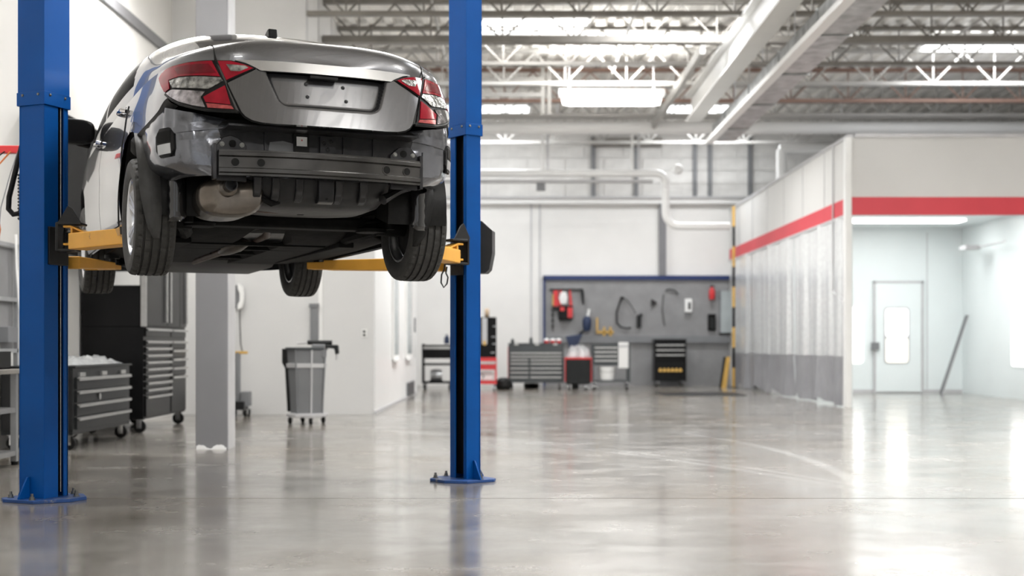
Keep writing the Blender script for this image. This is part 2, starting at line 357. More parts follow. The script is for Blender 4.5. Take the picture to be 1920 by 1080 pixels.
# ---------------------------------------------------------------- roof: corrugated deck, joists
per = .32; rows = []
x = XL-.2; pts = []
while x < XR+.2:
    pts += [(x, ZR+.075), (x+.13, ZR+.075), (x+.17, ZR), (x+.28, ZR)]; x += per
ce = MB().grid([[(px, y, pz) for px, pz in pts] for y in (YF, 4, 12, 20, 27, YB+.2)]).add(
    [(XL-.2, YF, ZR+.2), (XR+.2, YF, ZR+.2), (XR+.2, YB+.2, ZR+.2), (XL-.2, YB+.2, ZR+.2)], [(0, 1, 2, 3)]).build('ceiling', M['deck'], ang=20, fix=False)  # flat top cover added to block light leaking through the deck
tag(ce, 'pale corrugated metal roof deck above the steel joists', 'ceiling', kind='structure')
ZB_ = 5.93
bar_me = {}
def joist(y, m, heavy=False, x0=XU+.02, label=''):
    j = thing('roof_joist', label, 'joist', (0, y, 0), kind='structure', group='open web roof joists')
    c = .045 if not heavy else .08
    MB().box(x0, XR, -.07, .07, ZR-.085, ZR-.025).build('top_chord', m, j)
    MB().box(x0, XR, -c-.02, c+.02, ZB_-c*.7, ZB_+c*.7).build('bottom_chord', m, j)
    key = m.name
    p = 1.15; n = int((XR-x0)/p); L = math.hypot(p/2, ZR-.09-ZB_); a = math.atan2(ZR-.09-ZB_, p/2)
    if key not in bar_me:
        bar_me[key] = (MB().cyl((0, 0, 0), (L, 0, 0), .016, 6).data('web_bar', m), MB().cyl((0, 0, 0), (0, 0, ZR-.09-ZB_), .014, 6).data('web_bar', m))
    for i in range(n):
        for k in (0, 1):
            o = bpy.data.objects.new('web_bar', bar_me[key][0]); COL.objects.link(o); o.parent = j
            o.location = (x0+i*p+p/2, 0, ZB_); o.rotation_euler = (0, -a if k else -(math.pi-a), 0)
        o = bpy.data.objects.new('web_bar', bar_me[key][1]); COL.objects.link(o); o.parent = j; o.location = (x0+i*p+p/2, 0, ZB_)
    return j
jy = [17.3, 19.1, 20.75, 22.5, 24.2, 25.9, 27.5, 29.3, 31.2]
jl = ['first', 'second', 'third', 'fourth', 'fifth', 'sixth', 'seventh', 'eighth', 'ninth']
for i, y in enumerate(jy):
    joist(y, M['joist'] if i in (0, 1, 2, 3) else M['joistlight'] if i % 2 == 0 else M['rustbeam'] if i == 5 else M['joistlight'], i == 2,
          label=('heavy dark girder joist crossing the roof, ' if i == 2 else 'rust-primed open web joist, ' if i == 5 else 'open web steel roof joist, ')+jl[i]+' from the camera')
# bridging bars running in depth
for i, px in enumerate((-1.2, 1.9, 7.4, 10.6)):
    b_ = MB().cyl((px, 12, 6.18), (px, YB, 6.18), .022, 6).build('bridging_rod', M['joistlight'], label=None)
    tag(b_, ['thin bridging rod between joists behind the blue post', 'thin bridging rod crossing the joists over the glowing lamp', 'thin bridging rod crossing the joists right of the duct', 'rightmost bridging rod crossing the joists'][i], 'rod', 'bridging rods under the roof', kind='structure')
# deep beam running away from the camera
bm_ = MB().box(3.38, 3.68, 11, 25.2, 5.38, 5.41).box(3.38, 3.68, 11, 25.2, 5.87, 5.9).box(3.5, 3.56, 11, 25.2, 5.4, 5.88).build('roof_beam', M['white'])
tag(bm_, 'white steel I-beam running away under the joists, left of the duct', 'beam', kind='structure')
b2 = MB().box(3.02, 3.10, 20.7, 27.9, 5.70, 5.86).build('roof_strut', M['joistlight'])
tag(b2, 'thin steel strut slanting beside the white beam near the lamp', 'beam', kind='structure')
# galvanised duct
du = thing('air_duct', 'galvanised rectangular air duct running under the roof', 'duct', (0, 0, 0))
MB().box(3.93, 4.36, 10, 25.3, 5.02, 5.34).build('duct_body', M['galv'], du)
for y in (14.2, 16.6, 19.0, 21.4, 23.8): MB().box(3.91, 4.38, y, y+.05, 5.0, 5.36).build('flange', M['galv'], du)
MB().box(3.80, 3.94, 10, 25.35, 4.98, 5.06).build('edge_rail', M['whitegloss'], du)
for y in (13, 17.8, 22.6):
    for x in (3.9, 4.39): MB().cyl((x, y, 5.3), (x, y, ZR), .01, 6).build('hanger_rod', M['lightgrey'], du)
# large white cross pipe, rail above, hangers
wp = thing('white_main_pipe', 'thick white pipe crossing the hall under the roof', 'pipe')
MB().cyl((XU, 28, 5.75), (XR, 28, 5.75), .14, 20).build('pipe_run', M['whitegloss'], wp)
MB().box(XU, XR, 28.16, 28.24, 5.96, 6.03).build('support_rail', M['joistlight'], wp)
for x in (-1.4, 1.0, 4.2, 7.2, 10): MB().cyl((x, 28.2, 5.95), (x, 28.2, ZR), .015, 6).build('hanger_rod', M['lightgrey'], wp)
# smaller pipe with drop and elbow
def arc(c, r, a0, a1, n, plane):
    o = []
    for i in range(n+1):
        a = R(a0+(a1-a0)*i/n); u, w = r*math.cos(a), r*math.sin(a)
        o.append((c[0]+u, c[1], c[2]+w) if plane == 'xz' else (c[0]+u, c[1]+w, c[2]))
    return o
dp = thing('extraction_pipe', 'white pipe dropping from the roof and turning right with an elbow', 'pipe')
xd = 3.45
MB().tube([(XU, 29, 4.89), (xd-.22, 29, 4.89)]+arc((xd-.22, 29, 4.67), .22, 90, 0, 6, 'xz')+[(xd, 29, 4.1)]+arc((xd+.32, 29, 4.02), .32, 180, 270, 6, 'xz')+[(4.9, 29, 3.70)], .088, 14).build('pipe_run', M['whitegloss'], dp)
MB().lathe([(0, -.11), (.09, -.1), (.12, -.04), (.12, .04), (.09, .1), (0, .11)], (xd+.27, 29, 4.98), 'y', 14).build('pipe_cap', M['whitegloss'], dp)
MB().tube([(XU, 28.9, 4.70), (xd-.3, 28.9, 4.70)], .04, 8).build('conduit', M['lightgrey'], dp)
for x in (-1.9, .68, .8, 2.7, 2.85): MB().box(x-.03, x+.03, 28.97, 29.03, 4.95, 5.9).build('hanger_strap', M['whitegloss'] if x in (.68, 2.7) else M['lightgrey'], dp)
MB().box(.55, .75, 28.95, 29.05, 4.5, 4.72).build('bracket', M['midgrey'], dp)
# vertical ladder-like conduit rack by the post
lr = thing('pipe_rack', 'white vertical conduit frame hanging from the joists right of the blue post', 'pipe rack')
for a, b_ in (((1018, 115), (1018, 215)), ((1030, 115), (1030, 215))):
    p = at(*a, 25.2); q = at(*b_, 25.2); MB().box(p.x-.035, p.x+.035, 25.17, 25.23, q.z, ZR).build('upright', M['joistlight'], lr)
for py in (149, 178): p = at(1020, py, 25.2); MB().box(-.9, p.x, 25.16, 25.24, p.z-.04, p.z+.04).build('crossbar', M['joistlight'], lr)
# fluorescent fixtures: one visible, the others added out of view to brighten the hall
def fixture(x, y, z, w, label, watts):
    t = thing('ceiling_light', label, 'light', (x, y, z), group='long fluorescent ceiling lights')
    MB().prism([(-.16, .0), (.16, .0), (.10, .12), (-.10, .12)], 'x', -w/2, w/2).build('housing', M['whitegloss'], t)
    MB().lathe([(0, -w/2+.05), (.10, -w/2+.08), (.12, -w/2+.2), (.12, w/2-.2), (.10, w/2-.08), (0, w/2-.05)], (0, 0, -.06), 'x', 14).build('diffuser', M['glow'], t)
    for s in (-1, 1): MB().cyl((s*w*.4, 0, .12), (s*w*.4, 0, ZR-z), .008, 6).build('hanger_rod', M['lightgrey'], t)
    area('added_uplight', (x, y, z+.14), w, .2, watts*.55, rot=(math.pi, 0, 0))  # extra uplight added to brighten the roof deck
    l = area('fixture_light', (x, y, z-.2), w, .3, watts); l.parent = None
    return t
fixture(1.84, 23.9, 5.64, 1.95, 'glowing long ceiling light hanging from the joists', LAMP_W)
for x, y, w_ in ((-3.7, 9.0, 'left, over the workbench'), (-3.9, 15.9, 'left, over the tall cabinet'), (7.6, 14.5, 'right, before the booth'), (-1.5, -4.5, 'left, rear row'), (5.5, -4.5, 'right, rear row'), (3.6, 3.0, 'centre, near row'), (8.0, 4.0, 'right, near row'), (0.2, 10, 'left, middle row'), (6.0, 11, 'right, middle row')):
    fixture(x, y, 5.9, 2.2, 'added long ceiling light out of view brightening the hall, '+w_, LAMP_W*{-3.7: .5, -3.9: .45, 7.6: .75}.get(x, 1))
# roof lights (translucent deck panes); the farthest two are added to brighten the wall
for x, y, nm in ((0.3, 22.4, 'bright roof light behind the blue post'), (2.6, 20.0, 'bright roof light above the glowing lamp'), (8.6, 23.6, 'bright roof light right of the duct'), (4.5, 9, 'roof light over the floor in front'), (-.6, 30.3, 'added roof light on the left, brightening the far wall'), (4.6, 30.3, 'added roof light on the right, brightening the far wall')):
    t = thing('roof_light', nm, 'skylight', (x, y, ZR-.02), kind='structure', group='translucent roof lights')
    MB().box(-1.0, 1.0, -.55, .55, 0, .015).build('pane', M['skypane'], t)
    for s in (-1, 1):
        MB().box(s*1.02-.03, s*1.02+.03, -.6, .6, -.03, .02).build('frame', M['whitegloss'], t)
        MB().box(-1.05, 1.05, s*.57-.03, s*.57+.03, -.03, .02).build('frame', M['whitegloss'], t)
    area('roof_daylight', (x, y, ZR-.06), 1.9, 1.0, SKY_W*(.95 if y > 30 else 1), (.96, .98, 1))
# ---------------------------------------------------------------- two-post lift
YAW = R(23.6); CX, CY = -1.35, 7.715; ZT = 1.42     # car frame: rear axle centre at tyre-bottom height
def carw(x, y, z=0):
    c, s = math.cos(YAW), math.sin(YAW); return Vector((CX+c*x-s*y, CY+s*x+c*y, ZT+z))
def lift_post(label, loc, rot, Wo, Wd, slot, H, side):
    t = thing('lift_post', label, 'car lift', loc, rot)
    h, d, k = Wo/2, Wd/2, .012
    cm = MB()
    cm.box(-d, -d+k, -h, h, .02, H).box(-d+k, d, -h, -h+k, .02, H).box(-d+k, d, h-k, h, .02, H)
    cm.box(d-k, d, -h+k, slot[0], .02, H).box(d-k, d, slot[1], h-k, .02, H)
    cm.build('column', M['blue'], t, bevel=.004)
    MB().box(-d+k, -d+k+.01, slot[0]-.02, slot[1]+.02, .03, H-.05).build('slide_liner', M['black'], t)
    MB().box(d-.06, d-.05, -h+k, h-k, .05, 2.6).build('dust_strip', M['black'], t)
    MB().cyl((d-.02, slot[1]-.008, .05), (d-.02, slot[1]-.008, H-.1), .004, 6).build('lift_cable', M['cable'], t)
    e = .006; zs = 2.595
    sl = MB()
    sl.box(-d-e, -d, -h-e, h+e, zs, H+.02).box(-d, d+e, -h-e, -h, zs, H+.02).box(-d, d+e, h, h+e, zs, H+.02).box(d, d+e, -h, h, zs, H+.02)
    s_ = sl.build('upper_sleeve', M['blue'], t, bevel=.002)
    cl = MB(); e2 = .011; zc = zs+.085
    cl.box(-d-e2, -d-e, -h-e2, h+e2, zs-.002, zc).box(-d-e, d+e2, -h-e2, -h-e, zs-.002, zc).box(-d-e, d+e2, h+e, h+e2, zs-.002, zc).box(d+e, d+e2, -h-e, h+e, zs-.002, zc)
    cl.build('sleeve_collar', M['blue'], t, bevel=.002)
    for q in (-.62, .62):
        yy = q*h; MB().lathe([(0, .008), (.008, .006), (.010, 0)], (d+e2, yy, zc-.02), 'x', 10).build('rivet', M['bolt'], t)
        yb = -h-e2 if side < 0 else h+e2
        MB().lathe([(.010, 0), (.008, .006*side), (0, .008*side)], (q*d, yb, zc-.02), 'y', 10).build('rivet', M['bolt'], t)
    return t
def foot(t, poly, guss, bolts):
    MB().prism(poly, 'z', 0, .022).build('base_plate', M['bluechip'], t, bevel=.004)
    for (x, y, a, L, hgt) in guss:
        g = MB().prism([(0, .022), (L, .022), (L, .03), (.02, hgt), (0, hgt)], 'y', -.006, .006).xf(Matrix.Translation((x, y, 0)) @ Matrix.Rotation(R(a), 4, 'Z'))
        g.build('gusset', M['blue'], t, bevel=.002)
    for x, y in bolts:
        b = MB().cyl((x, y, .022), (x, y, .027), .022, 16).cyl((x, y, .027), (x, y, .043), .015, 6).cyl((x, y, .043), (x, y, .062), .009, 10)
        b.build('anchor_bolt', M['bolt'], t, ang=25)
LPOS = carw(-1.27, 1.47); LPOS.z = 0
RPOS = carw(1.73, 1.47); RPOS.z = 0
lp = lift_post('blue steel lift post on the left, on a bolted base plate', LPOS, R(-22.4), .225, .21, (.018, .07), 3.95, -1)
foot(lp, [(-.20, -.17), (-.13, -.23), (.12, -.23), (.27, -.06), (.27, .10), (.14, .22), (-.13, .22), (-.20, .16)],
     [(-.02, -.113, -90, .10, .16), (-.105, -.02, 180, .09, .16), (-.02, .113, 90, .09, .16)], [(-.15, -.14), (.085, -.20), (.2, .08), (.09, .18)])
rp = lift_post('blue steel lift post right of the raised car, with a black cover box', RPOS, R(-144.5), .225, .13, (-.04, .072), 3.95, 1)
foot(rp, [(-.17, .16), (-.12, .21), (.12, .21), (.24, .08), (.24, -.12), (.14, -.22), (-.12, -.22), (-.17, -.16)],
     [(-.0, .113, 90, .10, .16), (-.065, .0, 180, .10, .16), (.0, -.113, -90, .09, .16)], [(-.02, .18), (-.14, -.0), (.19, -.12), (.05, -.19)])
# carriages, arms: built in the car frame, then moved into the post's frame
def into(t, p):   # world point -> local of post
    a = -t.rotation_euler[2]; d = Vector(p)-Vector(t.location); return Vector((d.x*math.cos(a)-d.y*math.sin(a), d.x*math.sin(a)+d.y*math.cos(a), d.z))
def arm(t, p0, p1, z0, h0, h1, w, name='swing_arm'):
    """tapered box arm from p0 to p1 (car frame xy), top at z0 above the tyre bottoms"""
    A = into(t, carw(p0[0], p0[1], z0)); B = into(t, carw(p1[0], p1[1], z0)); d = (B-A); L = d.length; ang = math.atan2(d.y, d.x)
    MX = Matrix.Translation(A) @ Matrix.Rotation(ang, 4, 'Z')
    o = MB().prism([(0, -h0), (0, 0), (L, 0), (L, -h1)], 'y', -w/2, w/2).xf(MX).build(name, M['yellow'], t, bevel=.008, seg=3)
    i0 = L*.55
    MB().prism([(i0, -h0*.86), (i0, -.012), (L+.16, -.012), (L+.16, -h1*.86)], 'y', -w*.36, w*.36).xf(MX).build('arm_extension', M['yellow'], t, bevel=.005)
    # pad and screw
    P = MX @ Vector((L+.10, 0, 0))
    MB().cyl((P.x, P.y, P.z-.02), (P.x, P.y, P.z+.035), .022, 12).cyl((P.x, P.y, P.z+.035), (P.x, P.y, P.z+.062), .055, 16).build('lift_pad', M['plastic'], t)
    return o, MX, L
def knuckle(t, c, ang, z):
    MX = Matrix.Translation(into(t, carw(c[0], c[1], z))) @ Matrix.Rotation(R(ang)+YAW-t.rotation_euler[2], 4, 'Z')
    MB().prism([(-.05, 0), (.0, .0), (.14, -.062), (.14, -.074), (0, -.014), (-.05, -.014)], 'y', -.06, .06).xf(MX).build('top_yoke', M['yellow'], t, bevel=.003)
    MB().box(-.05, .03, -.06, .06, -.128, -.114).xf(MX).build('bottom_yoke', M['yellow'], t, bevel=.003)
    MB().box(.0, .014, -.06, .06, -.128, -.005).xf(MX).build('yoke_web', M['yellow'], t, bevel=.002)
    MB().cyl((-.03, 0, -.15), (-.03, 0, .03), .013, 12).cyl((-.03, 0, .03), (-.03, 0, .045), .02, 8).cyl((-.03, 0, -.028), (-.03, 0, -.014), .024, 14).cyl((-.03, 0, -.165), (-.03, 0, -.15), .02, 8).build('pivot_pin', M['bolt'], t)
    MB().lathe([(.026, -.028), (.026, -.04), (.016, -.045), (.016, -.09), (.024, -.10), (.024, -.112)], (0, 0, 0), 'z', 12).xf(MX @ Matrix.Translation((-.03, 0, 0))).build('restraint_gear', M['bolt'], t)
def cbracket(t, c, ang, z0, z1):
    MX = Matrix.Translation(into(t, carw(c[0], c[1], 0))) @ Matrix.Rotation(R(ang)+YAW-t.rotation_euler[2], 4, 'Z')
    MB().box(-.075, -.06, -.07, .07, z0, z1).box(-.06, .09, -.07, .07, z1-.015, z1).box(-.06, .05, -.07, .07, z0, z0+.015).xf(MX).build('carriage_bracket', M['black'], t, bevel=.004)
    MB().prism([(-.09, z1), (.06, z1), (.0, z1+.10), (-.03, z1+.12), (-.09, z1+.02)], 'y', .045, .057).xf(MX).build('carriage_plate', M['black'], t, bevel=.003)
# left post
cbracket(lp, (-1.125, 1.22), -22, .21, .395)
knuckle(lp, (-1.10, 1.20), -30, .375)
arm(lp, (-1.085, 1.155), (-.80, .60), .322, .105, .10, .14)
arm(lp, (-1.10, 1.52), (-.80, 2.10), .20, .085, .05, .13)
MB().box(.02, .12, -.08, .10, 1.55, 1.80).build('carriage', M['black'], lp, bevel=.005)
# right post
cbracket(rp, (1.60, 1.33), 200, .20, .385)
knuckle(rp, (1.57, 1.31), 200, .355)
arm(rp, (1.55, 1.48), (.86, 2.18), .262, .105, .075, .14)
arm(rp, (1.53, 1.22), (.92, .52), .30, .10, .09, .13)
MB().box(-.02, .08, -.09, .08, 1.55, 1.80).build('carriage', M['black'], rp, bevel=.005)
# black lock cover on the far side of the right post
P0 = at(900, 462, 9.78)
def rloc(px, py, D=9.78): return into(rp, at(px, py, D))
q = [rloc(*a) for a in ((893, 414), (903, 414), (923, 432), (923, 474), (917, 505), (910, 512), (893, 512))]
off = into(rp, at(900, 460, 9.78)+Vector((.02, .16, 0)))-into(rp, at(900, 460, 9.78))
n = len(q); MB().add(q+[a+off for a in q], [tuple(range(n)), tuple(range(n, 2*n))]+[(i, (i+1) % n, (i+1) % n+n, i+n) for i in range(n)]).build('lock_cover', M['black'], rp, bevel=.004)
MB().tube([rloc(838, 500, 9.4), rloc(836, 512, 9.4), rloc(840, 520, 9.4), rloc(838, 532, 9.4), rloc(832, 539, 9.4), rloc(827, 530, 9.4), rloc(828, 515, 9.4), rloc(833, 505, 9.4), rloc(834, 495, 9.4)], .006, 8).build('safety_hook', M['black'], rp)

# ---------------------------------------------------------------- the car
def pchip(xs, ys):
    xs = np.array(xs, float); ys = np.array(ys, float); h = np.diff(xs); d = np.diff(ys)/h; m = np.zeros(len(xs))
    for i in range(1, len(xs)-1):
        if d[i-1]*d[i] > 0:
            w1 = 2*h[i]+h[i-1]; w2 = h[i]+2*h[i-1]; m[i] = (w1+w2)/(w1/d[i-1]+w2/d[i])
    m[0] = d[0]; m[-1] = d[-1]
    return herm(xs, ys, m)
def herm(xs, ys, m):
    h = np.diff(xs)
    def f(x):
        x = np.clip(np.asarray(x, float), xs[0], xs[-1]); i = np.clip(np.searchsorted(xs, x)-1, 0, len(xs)-2); t = (x-xs[i])/h[i]
        return (2*t**3-3*t**2+1)*ys[i]+(t**3-2*t**2+t)*h[i]*m[i]+(-2*t**3+3*t**2)*ys[i+1]+(t**3-t**2)*h[i]*m[i+1]
    return f
def spl(xs, ys, m0):
    xs = np.array(xs, float); ys = np.array(ys, float); m = np.gradient(ys, xs); m[0] = m0; return herm(xs, ys, m)
class Outline:
    """plan outline of one half of the body; u = arc length from the rear centre, signed for the side"""
    def __init__(s, pts, sx, slope):
        p = np.array(pts); s.s = np.r_[0, np.cumsum(np.hypot(*np.diff(p, axis=0).T))]; s.umax = s.s[-1]
        s.fx = spl(s.s, p[:, 0], 1.0); s.fy = spl(s.s, p[:, 1], 0.0); s.sx = sx; s.slope = slope
    def __call__(s, u, z, off=0):
        sg = -1.0 if u < 0 else 1.0; a = abs(u); e = 2e-3
        x, y = float(s.fx(a)), float(s.fy(a))
        dx = float(s.fx(a+e)-s.fx(max(a-e, 0))); dy = float(s.fy(a+e)-s.fy(max(a-e, 0))); L = math.hypot(dx, dy)+1e-9
        w = min(max(-y/.5, 0), 1); w = w*w*(3-2*w)
        return (sg*(x*float(s.sx(z))+off*dy/L), y+(z-.95)*s.slope*w-off*dx/L, z)
sxo = pchip([.15, .24, .35, .55, .70, .76, .85, .95, 1.05, 1.2], [.95, .98, 1.01, 1.026, 1.024, 1.027, 1.015, 1, .975, .93])
OUT = Outline([(0,-.945),(.2,-.94),(.378,-.915),(.5,-.885),(.6,-.835),(.7,-.745),(.77,-.64),(.815,-.52),(.845,-.35),(.868,-.1),(.885,.3),(.895,.8),(.90,1.4),(.895,2.2),(.885,2.8),(.84,3.25),(.74,3.5),(.5,3.68),(.25,3.74),(0,3.76)], sxo, .3)
sxi = pchip([.49, .53, .57, .62, .7, .9, 1.0], [.84, .93, .985, 1.0, 1.005, 1.0, 1.0])
INN = Outline([(0,-.74),(.3,-.738),(.5,-.73),(.62,-.718),(.705,-.69),(.775,-.62),(.82,-.53),(.845,-.43),(.857,-.33),(.86,-.22)], sxi, .02)
ztop_y = pchip([-.96,-.6,-.3,0,.5,1.3,2.2,2.7,3.2,3.6,3.77], [1.09,1.088,1.075,1.06,1.045,1.025,1.01,1.0,.95,.85,.78])
zc_y = pchip([-.96,-.903,-.888,-.86,-.82,-.6,-.45,0,.3,.6,1.0,1.4,1.9,2.3,2.75,3.2,3.6,3.77], [1.09,1.092,1.135,1.205,1.228,1.217,1.22,1.415,1.51,1.55,1.577,1.58,1.53,1.39,1.12,1.05,.94,.80])
nn_y = pchip([-.96,-.5,-.1,.3,2.6,3.7], [3.2,3.0,2.6,2.5,2.5,2.6])
car = thing('car', 'dark grey sedan raised on the lift with its rear bumper cover removed', 'car', (CX, CY, ZT), YAW)
_ug = np.linspace(0, OUT.umax, 900); _o = np.array([OUT(u, float(ztop_y(OUT.fy(u)))) for u in _ug])
def xb(y): return float(np.interp(y, _o[:, 1], _o[:, 0]))
def UP(y, t):
    a = t*math.pi/2; X = xb(y); zb = float(ztop_y(y)); zc = float(zc_y(y)); n_ = float(nn_y(y))
    return (X*max(math.cos(a), 0)**(2/n_), y, zb+(zc-zb)*math.sin(a)**(2/n_))
# --- side shell
zl_ = pchip([0, .40, .46, .632, .8, .908, .934, 1.012, 1.132, 1.312, 1.546, 1.60], [.76, .76, .80, .82, .865, .91, .902, .845, .811, .782, .764, .30])
zl2 = pchip([1.6, 1.75, 2.1, 3.9, 4.6, 5.6, 6.5], [.3, .26, .265, .265, .26, .25, .26])
def zlow(u): return float(zl_(u)) if u < 1.6 else float(zl2(u))
WHEELS = [(-.8, 0), (.8, 0), (-.8, 2.8), (.8, 2.8)]
ARCH = [(.04, .415, .405), (2.83, .415, .395)]
def shell():
    us = np.r_[np.linspace(.37, 1.50, 56), np.linspace(1.515, 2.1, 40), np.linspace(2.14, 4.0, 46), np.linspace(4.03, 5.0, 50), np.linspace(5.05, OUT.umax, 30)]
    nz = 30; rows = []; mb = MB(); nv = 0
    for sg in (-1, 1):
        idx = {}; vs = []
        for i, u in enumerate(us):
            a, b = zlow(u), float(ztop_y(OUT.fy(u)))
            for k in range(nz+1): idx[i, k] = len(vs); vs.append(list(OUT(sg*u if u > 0 else sg*1e-9, a+(b-a)*k/nz)))
        V = np.array(vs); ins = np.zeros(len(V), bool)
        for cy, cz, r in ARCH: ins |= np.hypot(V[:, 1]-cy, V[:, 2]-cz) < r
        fs = []
        for i in range(len(us)-1):
            for k in range(nz):
                q = [idx[i, k], idx[i+1, k], idx[i+1, k+1], idx[i, k+1]]
                if not all(ins[j] for j in q): fs.append(q)
        for j in {j for q in fs for j in q if ins[j]}:
            cy, cz, r = min(ARCH, key=lambda c: abs(c[0]-V[j, 1])); d = V[j, 1:]-np.array([cy, cz]); d = d/np.linalg.norm(d)*r
            V[j, 1:] = (cy+d[0], cz+d[1])
        used = sorted({j for q in fs for j in q}); mp = {j: n for n, j in enumerate(used)}
        mb.add([V[j] for j in used], [tuple(mp[j] for j in q) for q in fs])
    return mb
shell().build('body_shell', M['paint'], car, ang=40)
# --- upper shell: roof, pillars, bonnet, windows
ys_ = np.r_[np.linspace(-.9029, -.80, 14), np.linspace(-.78, -.43, 11), np.linspace(-.40, .30, 22), np.linspace(.33, 2.4, 62), np.linspace(2.45, 3.755, 22)]
ts_ = np.r_[0, .03, np.linspace(.06, .48, 22), np.linspace(.50, .62, 5), np.linspace(.64, 1, 16)]
P = np.array([[UP(float(y), float(t)) for t in ts_] for y in ys_])
regs = {'roof_panel': MB(), 'boot_lid_top': MB(), 'rear_window': MB(), 'windscreen': MB(), 'bonnet': MB()}
side_w = {(-1, 'r'): MB(), (1, 'r'): MB(), (-1, 'f'): MB(), (1, 'f'): MB()}
for i in range(len(ys_)-1):
    for k in range(len(ts_)-1):
        y = (ys_[i]+ys_[i+1])/2; t = (ts_[k]+ts_[k+1])/2; x = (P[i, k, 0]+P[i+1, k+1, 0])/2
        q = [P[i, k], P[i+1, k], P[i+1, k+1], P[i, k+1]]
        for sg in (-1, 1):
            qs = [(sg*a, b, c) for a, b, c in q]
            if .06 < t < .47 and .16+.5*t < y < 2.42-.62*t/.47 and not (1.34 < y < 1.42):
                side_w[sg, 'r' if y < 1.38 else 'f'].add(qs, [(0, 1, 2, 3)]); continue
            if y < -.43: key = 'boot_lid_top'
            elif -.40 < y < .62 and t > .62: key = 'rear_window'
            elif 1.82 < y < 2.72 and t > .50: key = 'windscreen'
            elif y > 2.72: key = 'bonnet'
            else: key = 'roof_panel'
            regs[key].add(qs, [(0, 1, 2, 3)])
for k_, mb in regs.items():
    o = mb.build(k_, M['glass'] if k_ in ('rear_window', 'windscreen') else M['paint'], car, ang=50)
for k_, mb in side_w.items(): mb.build('side_window', M['sideglass'], car, ang=50)
MB().prism([(.33, 1.505), (.50, 1.53), (.45, 1.555), (.38, 1.572), (.345, 1.572)], 'x', -.028, .028).build('antenna', M['plastic'], car, bevel=.008)
# quarter-to-lid shut lines on the top
for sg in (-1, 1):
    for x0 in (.575,):
        pts = []
        for y in np.linspace(-.842, -.45, 14):
            X = xb(float(y)); rt = min(x0/X, 1); n_ = float(nn_y(float(y))); zb = float(ztop_y(float(y))); zc = float(zc_y(float(y)))
            pts.append((sg*x0, float(y), zb+(zc-zb)*max(1-rt**n_, 0)**(1/n_)+.001))
        MB().tube(pts, .0035, 5).build('shut_line', M['hole'], car)
# --- patches on an outline surface
def patch(poly, surf, off, thick, step=.02, rec=None):
    """polygon in (u,z) cut into a fine grid and wrapped on the surface, with thickness"""
    bm = bmesh.new(); vs = [bm.verts.new((p[0], p[1], 0)) for p in poly]; bm.faces.new(vs)
    us = [p[0] for p in poly]; zs = [p[1] for p in poly]
    for a, lo, hi, no in ((0, min(us), max(us), (1, 0, 0)), (1, min(zs), max(zs), (0, 1, 0))):
        n_ = int((hi-lo)/step)
        for i in range(1, n_+1):
            c = lo+(hi-lo)*i/(n_+1); co = (c, 0, 0) if a == 0 else (0, c, 0)
            bmesh.ops.bisect_plane(bm, geom=bm.verts[:]+bm.edges[:]+bm.faces[:], plane_co=co, plane_no=no, dist=1e-6)
    if thick:
        r = bmesh.ops.extrude_face_region(bm, geom=bm.faces[:])
        for v in r['geom']:
            if isinstance(v, bmesh.types.BMVert): v.co.z = -1
    bm.verts.index_update()
    mb = MB(); mb.v = []
    for v in bm.verts:
        d = off+(v.co.z*thick if thick else 0)
        if rec and v.co.z > -.5: d -= rec(v.co.x, v.co.y)
        mb.v.append(surf(v.co.x, v.co.y, d))
    mb.f = [tuple(v.index for v in f.verts) for f in bm.faces]; bm.free(); return mb
def mir(poly, sg): return [(sg*a, b) for a, b in poly]
def chaik(p, n=1):
    for _ in range(n):
        q = []
        for i in range(len(p)):
            a, b = p[i], p[(i+1) % len(p)]; q += [(.75*a[0]+.25*b[0], .75*a[1]+.25*b[1]), (.25*a[0]+.75*b[0], .25*a[1]+.75*b[1])]
        p = q
    return p
# --- boot lid rear panel with number-plate recess
half = [(.36, 1.033), (.385, 1.044), (.527, .962), (.456, .806), (.436, .782), (.405, .763), (.36, .752), (.283, .747)]
lid = half+[(-a, b) for a, b in half[::-1]]
def rec(u, z):
    a = abs(u); w = .262+(z-.85)/(1.025-.85)*.072
    if z < .885: w -= .05*((.885-z)/.045)**2 if z > .84 else .2
    d = min(w-a, z-.846, 1.027-z+.02)
    s = min(max(d/.014, 0), 1); return .045*s*s*(3-2*s)
lp_ = patch(lid, OUT, .012, .05, .0085, rec).build('boot_lid', M['paint'], car, ang=60)
for sg in (-1, 1): patch(mir([(.376, 1.052), (.536, .963), (.464, .801), (.442, .775), (.408, .756), (.36, .744), (.35, .76), (.40, .785), (.425, .81), (.49, .962), (.36, 1.03)], sg), OUT, .003, .004, .03).build('lid_shut_gap', M['hole'], car)
ch = [(.362, 1.036), (.388, 1.052), (.445, 1.077), (.50, 1.090), (.40, 1.092)]
patch(ch+[(-a, b) for a, b in ch[::-1]], OUT, .02, .02, .02).build('chrome_strip', M['satin'], lp_)
for a, b in ((-.115, .985), (.09, .982), (-.11, .915), (.10, .905)):
    p = OUT(a, b, -.033); MB().lathe([(.011, .0), (.009, -.006), (0, -.008)], p, 'y', 10).build('plate_screw', M['darkmetal'], lp_)
MB().box(-.10, .05, -.945, -.90, 1.013, 1.026).build('plate_lamp', M['plastic'], lp_)
